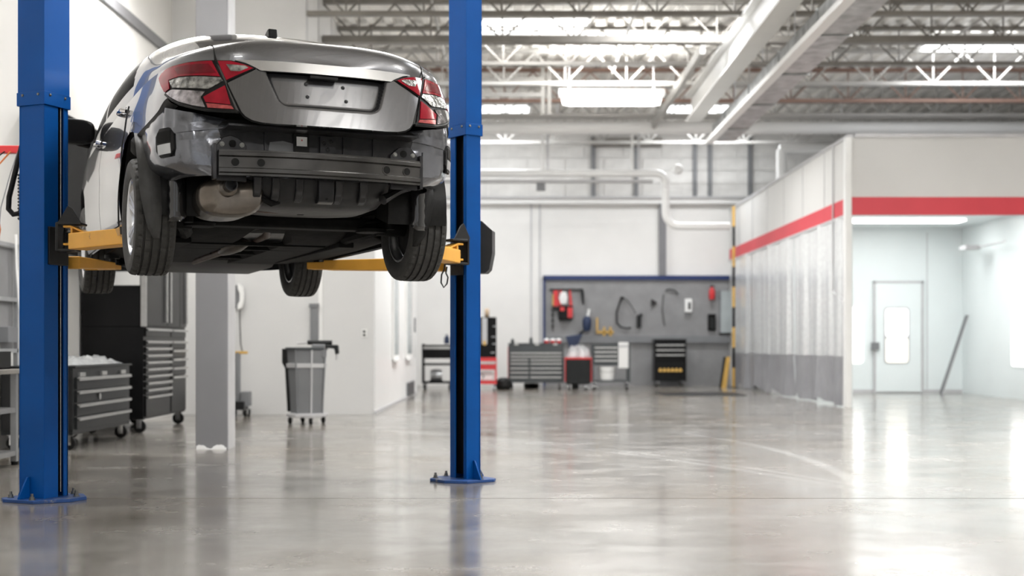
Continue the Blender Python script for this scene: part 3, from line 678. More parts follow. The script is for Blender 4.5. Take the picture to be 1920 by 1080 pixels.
# --- tail lamps
OL = [(1.012, 1.033), (.989, 1.061), (.94, 1.080), (.889, 1.088), (.766, 1.094), (.662, 1.094), (.607, 1.092), (.542, .968), (.484, .818), (.466, .808), (.632, .82), (.796, .866), (.86, .90), (.912, .935), (.985, 1.0)]
RED = [(1.006, 1.034), (.985, 1.058), (.94, 1.075), (.889, 1.083), (.766, 1.089), (.62, 1.088), (.566, .998), (.69, 1.01), (.815, 1.016), (.893, 1.006), (.875, .955), (.905, .941), (.918, .943), (.985, 1.008)]
DRED = [(.86, 1.07), (.766, 1.075), (.635, 1.072), (.585, 1.018), (.70, 1.022), (.82, 1.03)]
CLR = [(.886, 1.0), (.815, 1.010), (.69, 1.004), (.563, .992), (.549, .974), (.621, .930), (.848, .956)]
LOW = [(.900, .932), (.862, .946), (.845, .946), (.64, .916), (.662, .888), (.636, .83), (.71, .846), (.796, .873), (.86, .905)]
TRI = [(.538, .948), (.648, .887), (.634, .858), (.508, .842)]
STR = [(.632, .853), (.505, .837), (.492, .818), (.622, .827)]
IN = [(.592, 1.090), (.52, 1.088), (.445, 1.070), (.392, 1.047), (.531, .970)]
IRED = [(.586, 1.085), (.52, 1.083), (.45, 1.066), (.402, 1.047), (.532, .977)]
ICL = [(.539, 1.065), (.443, 1.058), (.426, 1.048), (.469, 1.026), (.513, 1.027)]
for sg in (-1, 1):
    hs = patch(mir(OL, sg), OUT, .012, .015, .02).build('tail_lamp', M['plastic'], car, ang=50)
    for nm, pl, m_, of in (('red_lens', RED, 'redlens', .019), ('inner_red_lens', DRED, 'darkred', .021), ('clear_lens', CLR, 'clear', .019), ('reflector_bowl', LOW, 'lampchrome', .018), ('brake_lens', TRI, 'redlens', .019), ('reflex_strip', STR, 'palered', .018)):
        patch(mir(pl, sg), OUT, of, .006, .02).build(nm, M[m_], hs, ang=50)
    hi = patch(mir(IN, sg), OUT, .016, .015, .02).build('lid_lamp', M['plastic'], car, ang=50)
    patch(mir(IRED, sg), OUT, .023, .006, .02).build('red_lens', M['redlens'], hi, ang=50)
    patch(mir(ICL, sg), OUT, .026, .004, .02).build('reversing_lens', M['clear'], hi, ang=50)
    # lower edge trim of the lamp
    MB().tube([OUT(sg*a, b, .012) for a, b in ((.47, .802), (.632, .814), (.72, .836), (.796, .86), (.86, .893), (.912, .928))], .007, 6).build('lamp_seal', M['plastic'], hs)
# --- doors (panels standing a little proud), handles, mirrors
def yu(y): return float(np.interp(y, OUT.fy(_ug), _ug))
def door(sg, y0, y1, curve):
    zt = .985
    pl = [(yu(y0+curve*.9), .33), (yu(y0+curve*.55), .50), (yu(y0+curve*.15), .68), (yu(y0), .84), (yu(y0), zt+.03), (yu(y1), zt+.01), (yu(y1), .33)]
    return pl
for sg in (-1, 1):
    for nm, y0, y1, cv in (('rear_door', .29, 1.37, .30), ('front_door', 1.385, 2.35, 0)):
        pl = door(sg, y0, y1, cv)
        d_ = patch(mir(pl, sg), OUT, .0055, .006, .05).build(nm, M['paint'], car, ang=50)
        g = [(a+(.005 if a > pl[0][0]*.5+pl[-1][0]*.5 else -.005), b-.005 if b < .5 else b) for a, b in pl]
        patch(mir(g, sg), OUT, .0022, .002, .06).build('door_shut_gap', M['hole'], car, ang=50)
        yh = y0+.10 if nm == 'front_door' else y0+.03; zh = .965 if nm == 'front_door' else .99
        h_ = [OUT(sg*yu(yh), zh, .008), OUT(sg*yu(yh+.015), zh+.005, .03), OUT(sg*yu(yh+.075), zh+.007, .036), OUT(sg*yu(yh+.135), zh+.005, .03), OUT(sg*yu(yh+.155), zh, .008)]
        MB().tube(h_, [.012, .015, .014, .015, .012], 10).build('door_handle', M['chrome'], d_)
        MB().lathe([(.0, 0), (.035, 0), (.034, .006), (0, .004)], (sg*OUT(yu(yh+.06), zh)[0], yh+.06, zh), 'x', 12).build('handle_cup', M['darkmetal'], d_)
    # sill
    patch(mir([(yu(.52), .275), (yu(2.42), .275), (yu(2.42), .318), (yu(.47), .318)], sg), OUT, .012, .02, .06).build('side_sill', M['paint'], car)
    # mirror
    mm = MB(); prof = []
    for k, (yy, sc) in enumerate(((1.90, .0), (1.905, .92), (1.925, 1.0), (1.99, .98), (2.05, .82), (2.09, .45), (2.10, .0))):
        prof.append([(sg*(1.045+sc*.145*math.copysign(abs(math.cos(a))**.6, math.cos(a))), yy, 1.105+sc*.088*math.copysign(abs(math.sin(a))**.6, math.sin(a))) for a in [2*math.pi*i/24 for i in range(24)]])
    mo = mm.grid(prof, close=True).build('door_mirror', M['plastic'], car, ang=60)
    MB().add([(sg*(1.045+.122*math.copysign(abs(math.cos(a))**.6, math.cos(a))), 1.899, 1.105+.07*math.copysign(abs(math.sin(a))**.6, math.sin(a))) for a in [2*math.pi*i/24 for i in range(24)]], [tuple(range(24))]).build('mirror_glass', M['glass'], mo)
    MB().tube([(sg*.93, 2.02, 1.03), (sg*1.0, 2.0, 1.04), (sg*1.05, 1.98, 1.06)], .028, 8).build('mirror_arm', M['plastic'], mo)
# --- inner structure seen where the bumper cover is missing
def swage(u, z):
    a = abs(u); d = 0
    for c, w, h in ((.755, .016, .012), (.835, .012, .008), (.665, .012, .006)):
        d -= h*math.exp(-((a-c)/w)**2)*min(1, max(0, (z-.57)/.04))
    if a < .6: d += .012*math.exp(-((z-.70)/.02)**2)*min(1, (.6-a)/.1)
    return d+.0025*math.sin(u*37)*math.sin(z*53+u*11)
inner = [(-INN.umax, .50), (INN.umax, .50), (INN.umax, .772), (1.06, .80), (.98, .845), (.92, .88), (.72, .835), (.5, .80), (-.5, .80), (-.72, .835), (-.92, .88), (-.98, .845), (-1.06, .80), (-INN.umax, .772)]
patch(inner, INN, 0, .01, .016, swage).build('rear_body_panel', M['primer'], car, ang=45)
# dark recess above the panel, below the lid
MB().box(-.52, .52, -.90, -.73, .742, .752).build('lid_lower_return', M['darkmetal'], car)
patch([(-.50, .625), (.50, .625), (.55, .775), (-.55, .775)], INN, .004, .004, .05).build('latch_panel', M['darkmetal'], car)
for a in (-.30, .13, .30): patch([(a, .63), (a+.012, .63), (a+.012, .76), (a, .76)], INN, .018, .014, .05).build('panel_rib', M['darkmetal'], car)
patch([(-.28, .645), (-.12, .64), (-.10, .68), (-.20, .70), (-.27, .69)], INN, .012, .008, .03).build('inner_skin', M['midgrey'], car)
lb = patch([(-.145, .64), (-.06, .64), (-.06, .755), (-.145, .755)], INN, .025, .02, .05).build('latch_box', M['plastic'], car)
lq = patch([(-.13, .676), (-.073, .676), (-.073, .726), (-.13, .726)], INN, .029, .004, .03).build('paper_label', M['paperlabel'], lb)
patch([(-.106, .704), (-.097, .704), (-.1015, .715)], INN, .030, .001, .03).build('red_mark', M['redmark'], lq)
bk = patch([(.0, .62), (.085, .62), (.085, .735), (.0, .735)], INN, .03, .03, .05).build('latch_bracket', M['darkmetal'], car)
for a, b in ((.02, .70), (.06, .71), (.04, .665)): MB().lathe([(.010, -.006), (.012, .0)], INN(a, b, .033), 'y', 8).build('bolt', M['bolt'], bk)
patch([(-.54, .765), (.54, .765), (.50, .79), (-.50, .79)], INN, .06, .06, .05).build('lid_seal_flange', M['plastic'], car)
for sg in (-1, 1):
    # shelf fold under the lamp, vertical swages
    patch(mir([(.46, .755), (.80, .715), (.83, .735), (.6, .79), (.46, .79)], sg), INN, .012, .012, .03).build('lamp_shelf', M['primer'], car)
    patch(mir([(.60, .55), (.735, .555), (.735, .68), (.60, .69)], sg), INN, .008, .008, .03).build('corner_plate', M['primer'], car)
    # pressure vent in the side
    vent = chaik([(.765, .600), (.90, .592), (.90, .748), (.765, .753)], 1)
    ve = patch(mir(vent, sg), INN, .02, .014, .03).build('pressure_vent', M['plastic'], car)
    patch(mir([(.785, .678), (.882, .672), (.882, .730), (.785, .735)], sg), INN, .0225, .003, .03).build('vent_flap', M['hole'], ve)
    patch(mir([(.785, .615), (.882, .609), (.882, .663), (.785, .668)], sg), INN, .0225, .003, .03).build('vent_flap', M['steelpanel'], ve)  # lower flap in pale steel, painting in the light it reflects
    # flange between quarter panel and inner skin
    us = np.linspace(.915, 1.56, 26)
    MB().grid([[OUT(sg*u, zlow(u)+.004, -.001) for u in us], [OUT(sg*u, zlow(u)-.012, -.014) for u in us], [tuple(Vector(OUT(sg*u, zlow(u)-.022, -.028))) for u in us], [tuple(Vector(OUT(sg*u, zlow(u)-.034, -.07))) for u in us]]).build('bumper_flange', M['greyplastic'], car)
    # wheel-arch liner: outer plastic lip behind the tyre
    rows = []
    for a, w0, w1 in ((118, .90, .80), (135, .905, .80), (155, .905, .79), (175, .90, .785), (190, .88, .78), (203, .855, .78), (212, .82, .785)):
        y = .04-.415*math.cos(R(180-a)) if a > 90 else 0; z = .415+.415*math.sin(R(180-a))
        rows.append([(sg*w0, .04+.422*math.cos(R(a)), .415+.422*math.sin(R(a))), (sg*(w0+w1)/2, .04+.426*math.cos(R(a)), .415+.426*math.sin(R(a))), (sg*w1, .04+.422*math.cos(R(a)), .415+.422*math.sin(R(a)))])
    if sg > 0: rows = [[(x-.10, y, z) for x, y, z in r] for r in rows]
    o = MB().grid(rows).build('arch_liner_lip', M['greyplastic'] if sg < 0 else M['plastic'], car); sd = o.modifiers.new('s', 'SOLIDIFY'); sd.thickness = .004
    # wheel wells
    for cy, cz, r in ARCH:
        rows = [[(sg*x, cy+(r+.003)*math.cos(R(a)), cz+(r+.003)*math.sin(R(a))) for x in (.885, .76, .64, .52)] for a in range(-6, 202, 8)]
        rows2 = [[(sg*.52, cy+q_*math.cos(R(a)), cz+q_*math.sin(R(a))) for q_ in (r+.003, .2, .02)] for a in range(-6, 202, 8)]
        MB().grid(rows).grid(rows2).build('wheel_well', M['plastic'], car)
    # shiny splash shield behind the rear wheel
    rows = []
    for i in range(10):
        z = .28+i*.03; rows.append([(sg*(.65+k*.034), -.385-.02*math.sin(k/3*math.pi)-(.007 if i % 2 else 0), z+(.03*(k == 0) if i == 0 else 0)) for k in range(4)])
    o = MB().grid(rows).build('splash_shield', M['shiny'], car, ang=30); sd = o.modifiers.new('s', 'SOLIDIFY'); sd.thickness = .006
    # crash-box mounting plate
    xm = .475
    pl = [(xm-.075, .47), (xm+.085, .47), (xm+.085, .655), (xm+.05, .70), (xm+.01, .712), (xm-.03, .70), (xm-.075, .66)]
    mp_ = MB().prism([(sg*a, b) for a, b in pl], 'y', -.772, -.752).build('crash_mount', M['darkmetal'], car, bevel=.004)
    MB().cyl((sg*xm, -.774, .667), (sg*xm, -.771, .667), .020, 16).build('mount_hole', M['hole'], mp_)
    for dx in (-.05, .055): MB().cyl((sg*(xm+dx), -.782, .662), (sg*(xm+dx), -.77, .662), .009, 6).cyl((sg*(xm+dx), -.776, .662), (sg*(xm+dx), -.77, .662), .013, 12).build('bolt', M['bolt'], mp_)
    MB().box(sg*xm-.06, sg*xm+.06, -.80, -.765, .505, .615).build('crash_box', M['darkmetal'], mp_)
    MB().box(sg*.572-.008, sg*.572+.008, -.80, -.74, .475, .66).build('mount_edge', M['darkmetal'], mp_)
# bumper beam
prof = [(.045, .495), (-.004, .492), (-.004, .503), (-.022, .508), (-.022, .527), (-.006, .533), (-.006, .588), (-.022, .594), (-.022, .612), (-.004, .617), (-.004, .626), (.045, .624)]
rows = []
for i in range(37):
    x = -.555+1.11*i/36; yb = -.815-.075*(1-(x/.555)**2); rows.append([(x, yb+a, b) for a, b in prof])
bb = MB().grid(rows, close=True).build('bumper_beam', M['beam'], car, ang=25)
for x, r in ((-.475, .021), (-.345, .021), (.345, .021), (.47, .020)):
    yb = -.815-.075*(1-(x/.555)**2)-.0075
    sl = .15*x/.555**2; RZ = Matrix.Translation((x, yb, .56)) @ Matrix.Rotation(math.atan(sl), 4, 'Z')
    MB().cyl((0, -.001, 0), (0, .02, 0), r, 18).xf(RZ).build('beam_hole', M['hole'], bb)
    MB().lathe([(r, 0), (r+.004, 0), (r+.004, .01)], (0, -.0025, 0), 'y', 18).xf(RZ).build('hole_rim', M['beam'], bb)
# spare wheel well
rows = []
for z, xw, y0, y1 in ((.56, .50, -.71, .05), (.47, .47, -.715, .02), (.42, .44, -.69, -.02), (.385, .41, -.665, -.06), (.362, .35, -.60, -.10), (.352, .24, -.52, -.16), (.35, .02, -.36, -.32)):
    cy = (y0+y1)/2; hy = (y1-y0)/2
    rows.append([(xw*math.copysign(abs(math.cos(a))**.55, math.cos(a)), cy+hy*math.copysign(abs(math.sin(a))**.55, math.sin(a)), z) for a in [2*math.pi*i/48 for i in range(48)]])
sw = MB().grid(rows, close=True).build('spare_wheel_well', M['welldark'], car, ang=50)
for x in (-.33, -.23, -.10, .12, .26): MB().prism([(-.725, .56), (-.73, .45), (-.70, .40), (-.66, .38), (-.66, .56)], 'x', x-.022, x+.022).build('pressed_rib', M['darkmetal'], sw, bevel=.008)
MB().prism([(-.745, .56), (-.75, .42), (-.74, .385), (-.70, .375), (-.66, .38), (-.66, .56)], 'x', -.0, .085).build('tow_bracket', M['darkmetal'], sw, bevel=.006)
MB().cyl((.043, -.752, .40), (.043, -.74, .40), .006, 10).build('bracket_hole', M['hole'], sw)
MB().tube([(-.36, -.66, .46), (-.31, -.68, .40), (-.24, -.66, .37), (-.2, -.64, .385)], .016, 8).build('exhaust_hanger', M['underbody'], car)
MB().tube([(.39, -.66, .42), (.43, -.64, .44), (.5, -.63, .48), (.56, -.64, .50)], [.03, .025, .02, .02], 8).build('well_flange', M['darkmetal'], sw)
# muffler and exhaust
rows = []
for y, sc in ((-.665, .0), (-.668, .55), (-.655, .90), (-.63, 1), (-.60, 1), (-.592, 1.03), (-.58, 1.03), (-.572, 1), (-.30, 1), (-.26, .85), (-.25, 0)):
    rows.append([(-.455+sc*.165*math.copysign(abs(math.cos(a))**.8, math.cos(a)), y-.05*math.cos(a)*sc, .405+sc*.108*math.copysign(abs(math.sin(a))**.8, math.sin(a))) for a in [2*math.pi*i/32 for i in range(32)]])
mu = MB().grid(rows, close=True).build('muffler', M['exhaust'], car, ang=40)
MB().lathe([(.058, .012), (.05, .0), (.034, -.004), (.030, -.02)], (-.475, -.672, .452), 'y', 20).build('outlet_collar', M['exhaust'], mu)
MB().lathe([(.033, .03), (.033, -.075), (.028, -.075), (.028, .0), (.0, .0)], (-.475, -.675, .452), 'y', 20).build('tail_pipe', M['darkmetal'], mu)
MB().tube([(-.31, -.42, .375), (-.22, -.40, .37), (-.14, -.36, .375), (-.09, -.2, .40), (-.06, .1, .43), (-.02, .4, .38), (.02, .6, .31), (-.02, .8, .29), (-.10, 1.0, .27), (-.12, 1.3, .25), (-.12, 2.6, .25)], .027, 12).build('exhaust_pipe', M['rust'], car)
MB().tube([(-.05, .88, .285), (-.09, .98, .272), (-.12, 1.12, .262), (-.12, 1.35, .25)], [.03, .052, .052, .03], 14).build('resonator', M['darkpipe'], car)
MB().add([(-.16, .22, .40), (.16, .22, .40), (.26, .62, .335), (.22, .78, .30), (-.05, .82, .30), (-.2, .6, .335), (-.16, .26, .37), (.14, .26, .37), (.22, .62, .30), (.18, .74, .28), (-.05, .78, .28), (-.18, .58, .30)],
         [(0, 1, 2, 3, 4, 5), (11, 10, 9, 8, 7, 6), (0, 6, 7, 1), (1, 7, 8, 2), (2, 8, 9, 3), (3, 9, 10, 4), (4, 10, 11, 5), (5, 11, 6, 0)]).build('heat_shield', M['darkmetal'], car, bevel=.01)
# rear suspension
MB().box(-.60, .60, -.05, .10, .30, .375).build('rear_cross_member', M['underbody'], car, bevel=.02)
for sg in (-1, 1):
    MB().tube([(sg*.70, 0, .34), (sg*.60, .06, .33), (sg*.52, .40, .30), (sg*.5, .75, .29)], [.045, .05, .04, .045], 10).build('trailing_arm', M['underbody'], car)
    pts = [(sg*.52+.058*math.cos(i*.55), -.02+.058*math.sin(i*.55), .32+i*.0036) for i in range(70)]
    MB().tube(pts, .009, 6).build('coil_spring', M['underbody'], car)
    MB().lathe([(.0, .285), (.09, .29), (.10, .31), (.06, .33), (.05, .345)], (sg*.52, -.02, 0), 'z', 20).build('spring_seat', M['underbody'], car)
    MB().cyl((sg*.60, -.16, .30), (sg*.60, -.14, .62), .026, 12).build('damper', M['underbody'], car)
    MB().cyl((sg*.56, 0, .335), (sg*.78, 0, .335), .06, 16).build('hub_carrier', M['underbody'], car)
    MB().cyl((sg*.5, 2.8, .335), (sg*.78, 2.8, .335), .05, 16).build('drive_shaft', M['underbody'], car)
# floor pan
rows = []
for y, z in ((-.10, .40), (.15, .41), (.35, .34), (.55, .285), (1.2, .27), (2.2, .265), (2.5, .255), (3.0, .24), (3.45, .25), (3.7, .33)):
    w = .80 if y > .5 and y < 2.4 else .52 if y < 3.2 else .55
    tun = .05 if .5 < y < 2.3 else 0
    rows.append([(x_*w, y, z+(tun if abs(x_) < .2 else 0)+(.02 if abs(x_) > .95 else 0)) for x_ in (-1, -.97, -.8, -.5, -.22, -.16, .16, .22, .5, .8, .97, 1)])
o = MB().grid(rows).build('floor_pan', M['underbody'], car, ang=30); sd = o.modifiers.new('s', 'SOLIDIFY'); sd.thickness = .02; sd.offset = 1
for sg in (-1, 1): MB().box(sg*.52-.05, sg*.52+.05, .5, 2.3, .235, .27).build('floor_rail', M['underbody'], car, bevel=.008)
for y in (.75, 1.15, 1.6, 2.05): MB().box(-.45, .45, y, y+.05, .25, .275).build('floor_rib', M['underbody'], car, bevel=.006)
MB().prism([(2.35, .26), (2.5, .215), (3.3, .205), (3.6, .26), (3.6, .30), (2.35, .30)], 'x', -.5, .5).build('engine_tray', M['plastic'], car, bevel=.02)
# dark interior core so that no daylight passes through the body
MB().box(-.78, .78, .46, 2.40, .33, 1.0).box(-.50, .50, -.68, 3.5, .56, .95).build('cabin_core', M['hole'], car)
# --- wheels
tyre = []
def gro(a, w=.0068, d=.012): return [(.3335-abs(a)*.03, a-w), (.3335-d, a-w+.0008), (.3335-d, a+w-.0008), (.3335-abs(a)*.03, a+w)]
tp = [(.212, -.086), (.222, -.098), (.25, -.110), (.285, -.1135), (.312, -.108), (.324, -.098), (.3285, -.089)]
for a in (-.064, -.022, .022, .064): tp += gro(a)
tp += [(.3285, .089), (.324, .098), (.312, .108), (.285, .1135), (.25, .110), (.222, .098), (.212, .086)]
SEG = 150
def notch(i, r, h):
    if r > .318 and abs(h) > .0765 and i % 5 in (0,): return r-.007
    if r > .326 and .028 < abs(h) < .058 and (i+(2 if h > 0 else 0)) % 5 == 0: return r-.004
    return r
for g in (-.0768, .0768): pass
i_ = [k for k, p in enumerate(tp) if abs(p[1]+.089) < 1e-6][0]
tp.insert(i_+1, (.3300, -.0775)); tp.insert(len(tp)-7, (.3300, .0775))
tyre_me = MB().lathe(tp, axis='x', seg=SEG, mod=notch).data('tyre', M['rubber'], ang=25)
rim_prof = [(.212, -.088), (.217, -.094), (.206, -.094), (.198, -.075), (.195, .03), (.197, .06), (.203, .075), (.212, .09), (.219, .094), (.221, .090), (.214, .084)]
rim_me = MB().lathe(rim_prof, axis='x', seg=72).data('wheel', M['alloy'], ang=30)
sp_me = MB().add([(.066, -.014, .045), (.066, .014, .045), (.088, .012, .200), (.088, -.012, .200), (.030, -.022, .045), (.030, .022, .045), (.058, .020, .202), (.058, -.020, .202), (.084, -.0, .12), (.05, 0, .12)],
                 [(0, 1, 2, 3), (7, 6, 5, 4), (0, 4, 5, 1), (1, 5, 6, 2), (2, 6, 7, 3), (3, 7, 4, 0)]).data('spoke', M['alloy'], ang=30)
hub_me = MB().lathe([(0, .074), (.028, .074), (.032, .068), (.052, .064), (.058, .05), (.058, .02), (.0, .02)], axis='x', seg=32).data('hub', M['alloy'], ang=30)
disc_me = MB().lathe([(.0, -.03), (.05, -.03), (.05, -.012), (.15, -.012), (.15, .008), (.05, .008), (.05, .03), (0, .03)], axis='x', seg=40).data('brake_disc', M['darkmetal'], ang=30)
back_me = MB().lathe([(.02, -.06), (.10, -.06), (.17, -.045), (.193, -.03)], axis='x', seg=40).data('dust_plate', M['underbody'], ang=30)
w0 = bpy.data.objects.new('wheel', rim_me); COL.objects.link(w0); w0.parent = car
for nm, me in (('tyre', tyre_me), ('hub', hub_me), ('brake_disc', disc_me), ('dust_plate', back_me)):
    o = bpy.data.objects.new(nm, me); COL.objects.link(o); o.parent = w0
for i in range(10):
    o = bpy.data.objects.new('spoke', sp_me); COL.objects.link(o); o.parent = w0; o.rotation_euler = (R(36*i+(9 if i % 2 else -9)), 0, 0)
for i, (x, y) in enumerate(WHEELS):
    w = w0 if i == 0 else copy_tree(w0, car)
    w.location = (x, y, .333); w.rotation_euler = (0, 0, math.pi if x < 0 else 0)
# ---------------------------------------------------------------- casters and tool storage
cast_me = {}
def caster(t, x, y, r=.06, m='plastic', chrome=True):
    k = (round(r, 3), chrome)
    if k not in cast_me:
        w = MB().lathe([(0, -.022), (r*.5, -.022), (r*.62, -.018), (r*.9, -.020), (r, -.012), (r, .012), (r*.9, .020), (r*.62, .018), (r*.5, .022), (0, .022)], (0, 0, r), 'x', 20).data('caster_wheel', M[m])
        f_ = MB().box(-.035, .035, -.05, .05, r*2+.004, r*2+.012).box(-.034, -.028, -.03, .03, r*.7, r*2+.006).box(.028, .034, -.03, .03, r*.7, r*2+.006).cyl((-.038, 0, r), (.038, 0, r), .009, 8).data('caster_fork', M['chrome'] if chrome else M['black'])
        cast_me[k] = (w, f_)
    a = bpy.data.objects.new('caster', cast_me[k][1]); COL.objects.link(a); a.parent = t; a.location = (x, y, 0)
    b = bpy.data.objects.new('wheel', cast_me[k][0]); COL.objects.link(b); b.parent = a
def chest(name, label, loc, rz, w, d, h, m, cols, zbase=.135, top=.10, hm='handle', group=None, lid=True, feet=True, hstyle='full'):
    """cabinet facing local -y, centred in x, front at y=0; cols: list of (x0,x1,[(z0,z1),...]) as fractions"""
    t = thing(name, label, 'tool chest', loc, rz, group)
    MB().box(-w/2, w/2, .022, d, zbase, h).build('body', m, t, bevel=.006)
    if lid:
        MB().box(-w/2-.005, w/2+.005, -.005, d+.005, h, h+.02).build('worktop', m, t, bevel=.004)
    for x0, x1, rows in cols:
        a, b = -w/2+x0*w, -w/2+x1*w
        for z0, z1 in rows:
            q0, q1 = zbase+z0*(h-zbase), zbase+z1*(h-zbase)
            dr = MB().box(a+.008, b-.008, 0, .024, q0+.006, q1-.006).build('drawer', m, t, bevel=.003)
            hh_ = min(.032, (q1-q0)*.4)
            MB().prism([(-.012, q1-.008), (-.03, q1-.014), (-.03, q1-.008-hh_), (-.022, q1-.008-hh_), (-.012, q1-.02), (.0, q1-.02), (.0, q1-.008)], 'x', a+.014, b-.014).build('pull', M[hm], dr)
    if feet:
        for sx in (-1, 1):
            for y in (.09, d-.09): caster(t, sx*(w/2-.09), y, (zbase-.012)/2)
    return t
def even(n, z0=.03, z1=.9): return [(z0+(z1-z0)*i/n, z0+(z1-z0)*(i+1)/n) for i in range(n)]
# left: low chest with wide drawers
c1 = chest('tool_chest', 'low charcoal rolling tool chest with four wide drawers beside the left blue post', (-4.24, 13.45, 0), R(90), 1.86, .72, .80, M['chestgrey'], [(.03, .96, even(4, .07, .87))], zbase=.15)
for i, x in enumerate((-.78, -.1, .55)): MB().box(x, x+.16, -.004, .022, .715, .755).build('label_plate', M['handle'], c1)
MB().lathe([(0, -.01), (.035, -.01), (.03, -.004), (0, 0)], (-.2, -.004, .50), 'y', 14).build('lock_badge', M['handle'], c1)
MB().box(-.94, -.925, .03, .70, .2, .78).build('side_rail', M['black'], c1)
# crumpled plastic sheet on the chest
def crumple(name, label, cat, x0, x1, y0, y1, z, h, m, seed, nx=22, ny=14):
    rn = random.Random(seed); ph = [(rn.uniform(3, 16), rn.uniform(3, 16), rn.uniform(0, 6)) for _ in range(7)]
    g = []
    for j in range(ny+1):
        r = []
        for i in range(nx+1):
            u, v = i/nx, j/ny; e = min(u, 1-u, v, 1-v)*6; e = min(1, e)
            k = sum(abs(math.sin(a*u+b*v+c)) for a, b, c in ph)/7
            r.append((x0+(x1-x0)*u+rn.uniform(-.01, .01), y0+(y1-y0)*v+rn.uniform(-.01, .01), z+.004+e*h*(.15+k*.85)*rn.uniform(.55, 1)))
        g.append(r)
    o = MB().grid(g).build(name, m, ang=28); return tag(o, label, cat)
crumple('plastic_sheet', 'crumpled clear plastic sheet lying on the low charcoal tool chest', 'sheet', -4.85, -4.30, 12.7, 14.25, .822, .13, M['film'], 3)
# left: tall combination cabinet
c2 = chest('tool_cabinet', 'tall black tool cabinet with drawers below and locker doors above, beside the grey pillar', (-4.26, 15.95, 0), R(90), 1.92, .74, 1.24, M['chestblack'],
           [(.02, .58, [(.02, .26)]+even(8, .26, .86)), (.60, .98, [(.02, .45)]+even(4, .45, .86)), (.02, .58, [(.89, .995)]), (.60, .98, [(.89, .995)])], zbase=.16, lid=False)
MB().box(-.96, .96, .02, .74, 1.24, 2.15).build('locker', M['chestblack'], c2, bevel=.006)
for a, b, hx in ((-.94, -.01, -.10), (.01, .60, .08), (.62, .94, .86)):
    dd = MB().box(a, b, 0, .022, 1.26, 2.12).build('door', M['chestblack'], c2, bevel=.003)
    MB().box(hx-.02, hx+.02, -.035, 0, 1.30, 2.0).build('door_handle', M['handle'], dd, bevel=.006)
MB().box(-.975, -.955, -.02, .05, 1.24, 2.0).build('corner_handle', M['handle'], c2, bevel=.006)
MB().box(-.975, -.96, .06, .42, 1.72, 1.88).build('data_plate', M['whitegloss'], c2)
# wall cabinet high on the left wall
wc = thing('wall_cabinet', 'black wall cabinet hanging on the left wall behind the door mirror', 'cabinet', (-4.55, 14.2, 2.05), R(90))
MB().box(-1.0, .9, .02, .47, 0, 1.35).build('body', M['matteblack'], wc, bevel=.006)
for a, b in ((-.98, -.35), (-.33, .30), (.32, .88)):
    dd = MB().box(a, b, 0, .02, .02, 1.33).build('door', M['matteblack'], wc, bevel=.003); MB().box(b-.06, b-.03, -.025, 0, .1, .4).build('handle', M['handle'], dd)
# grey pillar
pl_ = MB().box(-3.115, -2.80, 12.7, 13.05, 0, ZR).build('wall_pillar', M['pillargrey'], bevel=.01); tag(pl_, 'grey square building pillar standing beside the tool cabinets', 'pillar', kind='structure')
n = 26; pts = [(-3.105+i*.295/n, .022+.018*math.sin(i*.37+.5)+random.uniform(0, .012)) for i in range(n+1)]
MB().prism([(-3.105, 0)]+pts+[(-2.81, 0)], 'y', 12.69, 12.70).build('plaster_patch', M['patch'], pl_)
MB().box(-2.80, -2.795, 12.72, 13.03, 0, ZR).build('painted_lit_face', M['lightgrey'], pl_)  # right face painted paler, as the side the light falls on
# handset on the wall with cable, jack stand
hs_ = thing('wall_handset', 'white and black handset unit hung on the alcove wall above a dangling cable', 'handset', (-4.02, YA, 1.74))
MB().box(-.07, .03, -.05, 0, -.17, .17).build('cradle', M['midgrey'], hs_, bevel=.012)
MB().prism([(-.02, -.2), (.05, -.16), (.075, -.05), (.075, .06), (.05, .15), (-.02, .2), (-.02, .12), (.01, .05), (.01, -.06), (-.02, -.12)], 'y', -.11, -.05).build('receiver', M['whitegloss'], hs_, bevel=.01)
MB().tube([(.0, -.05, -.17), (.005, -.06, -.4), (.02, -.07, -.7), (.05, -.10, -.80)], .008, 6).build('cable', M['plastic'], hs_)
js = thing('jack_stand', 'black wheeled service jack with upright pole and yellow grip at the alcove wall', 'jack', (-3.95, 18.6, 0))
MB().box(-.10, .12, -.16, .16, .10, .22).build('base', M['black'], js, bevel=.01)
MB().cyl((0, 0, .2), (0, 0, .92), .04, 12).build('pole', M['midgrey'], js)
MB().box(-.10, .14, -.03, .03, .90, .94).build('grip', M['yellowgrip'], js, bevel=.008)
MB().box(.06, .18, -.1, .1, .15, .36).build('pump_block', M['midgrey'], js, bevel=.01)
for x in (-.07, .13):
    for y in (-.12, .12): caster(js, x, y, .048)
# wheeled waste bin
D_ = 16.8; p = at(573, 795, D_)
wbn = thing('waste_bin', 'grey wheeled waste bin with white band standing in front of the alcove wall', 'bin', (p.x, 16.9, 0))
def octo(r, z, sy=1.0, dx=0): return [(dx+r*math.cos(R(22.5+45*i)), r*sy*math.sin(R(22.5+45*i)), z) for i in range(8)]
MB().grid([octo(.215, .14), octo(.225, .30), octo(.25, .70), octo(.262, .98)], close=True).add(octo(.215, .14), [tuple(range(8))]).build('bin_body', M['midgrey'], wbn, ang=20)
MB().grid([octo(.262, .96), octo(.285, .965), octo(.285, .995), octo(.262, .998), octo(.24, .99)], close=True).build('rim', M['chestslate'], wbn, ang=20)
MB().grid([octo(.256, .73), octo(.27, .735), octo(.272, .785), octo(.258, .79)], close=True).build('band', M['lightgrey'], wbn, ang=20)
for i in (5, 6, 7):
    q0, q1 = octo(.235, .14)[i], octo(.272, .96)[i]; MB().cyl(q0, q1, .012, 8).build('corner_rail', M['lightgrey'] if i == 6 else M['midgrey'], wbn)
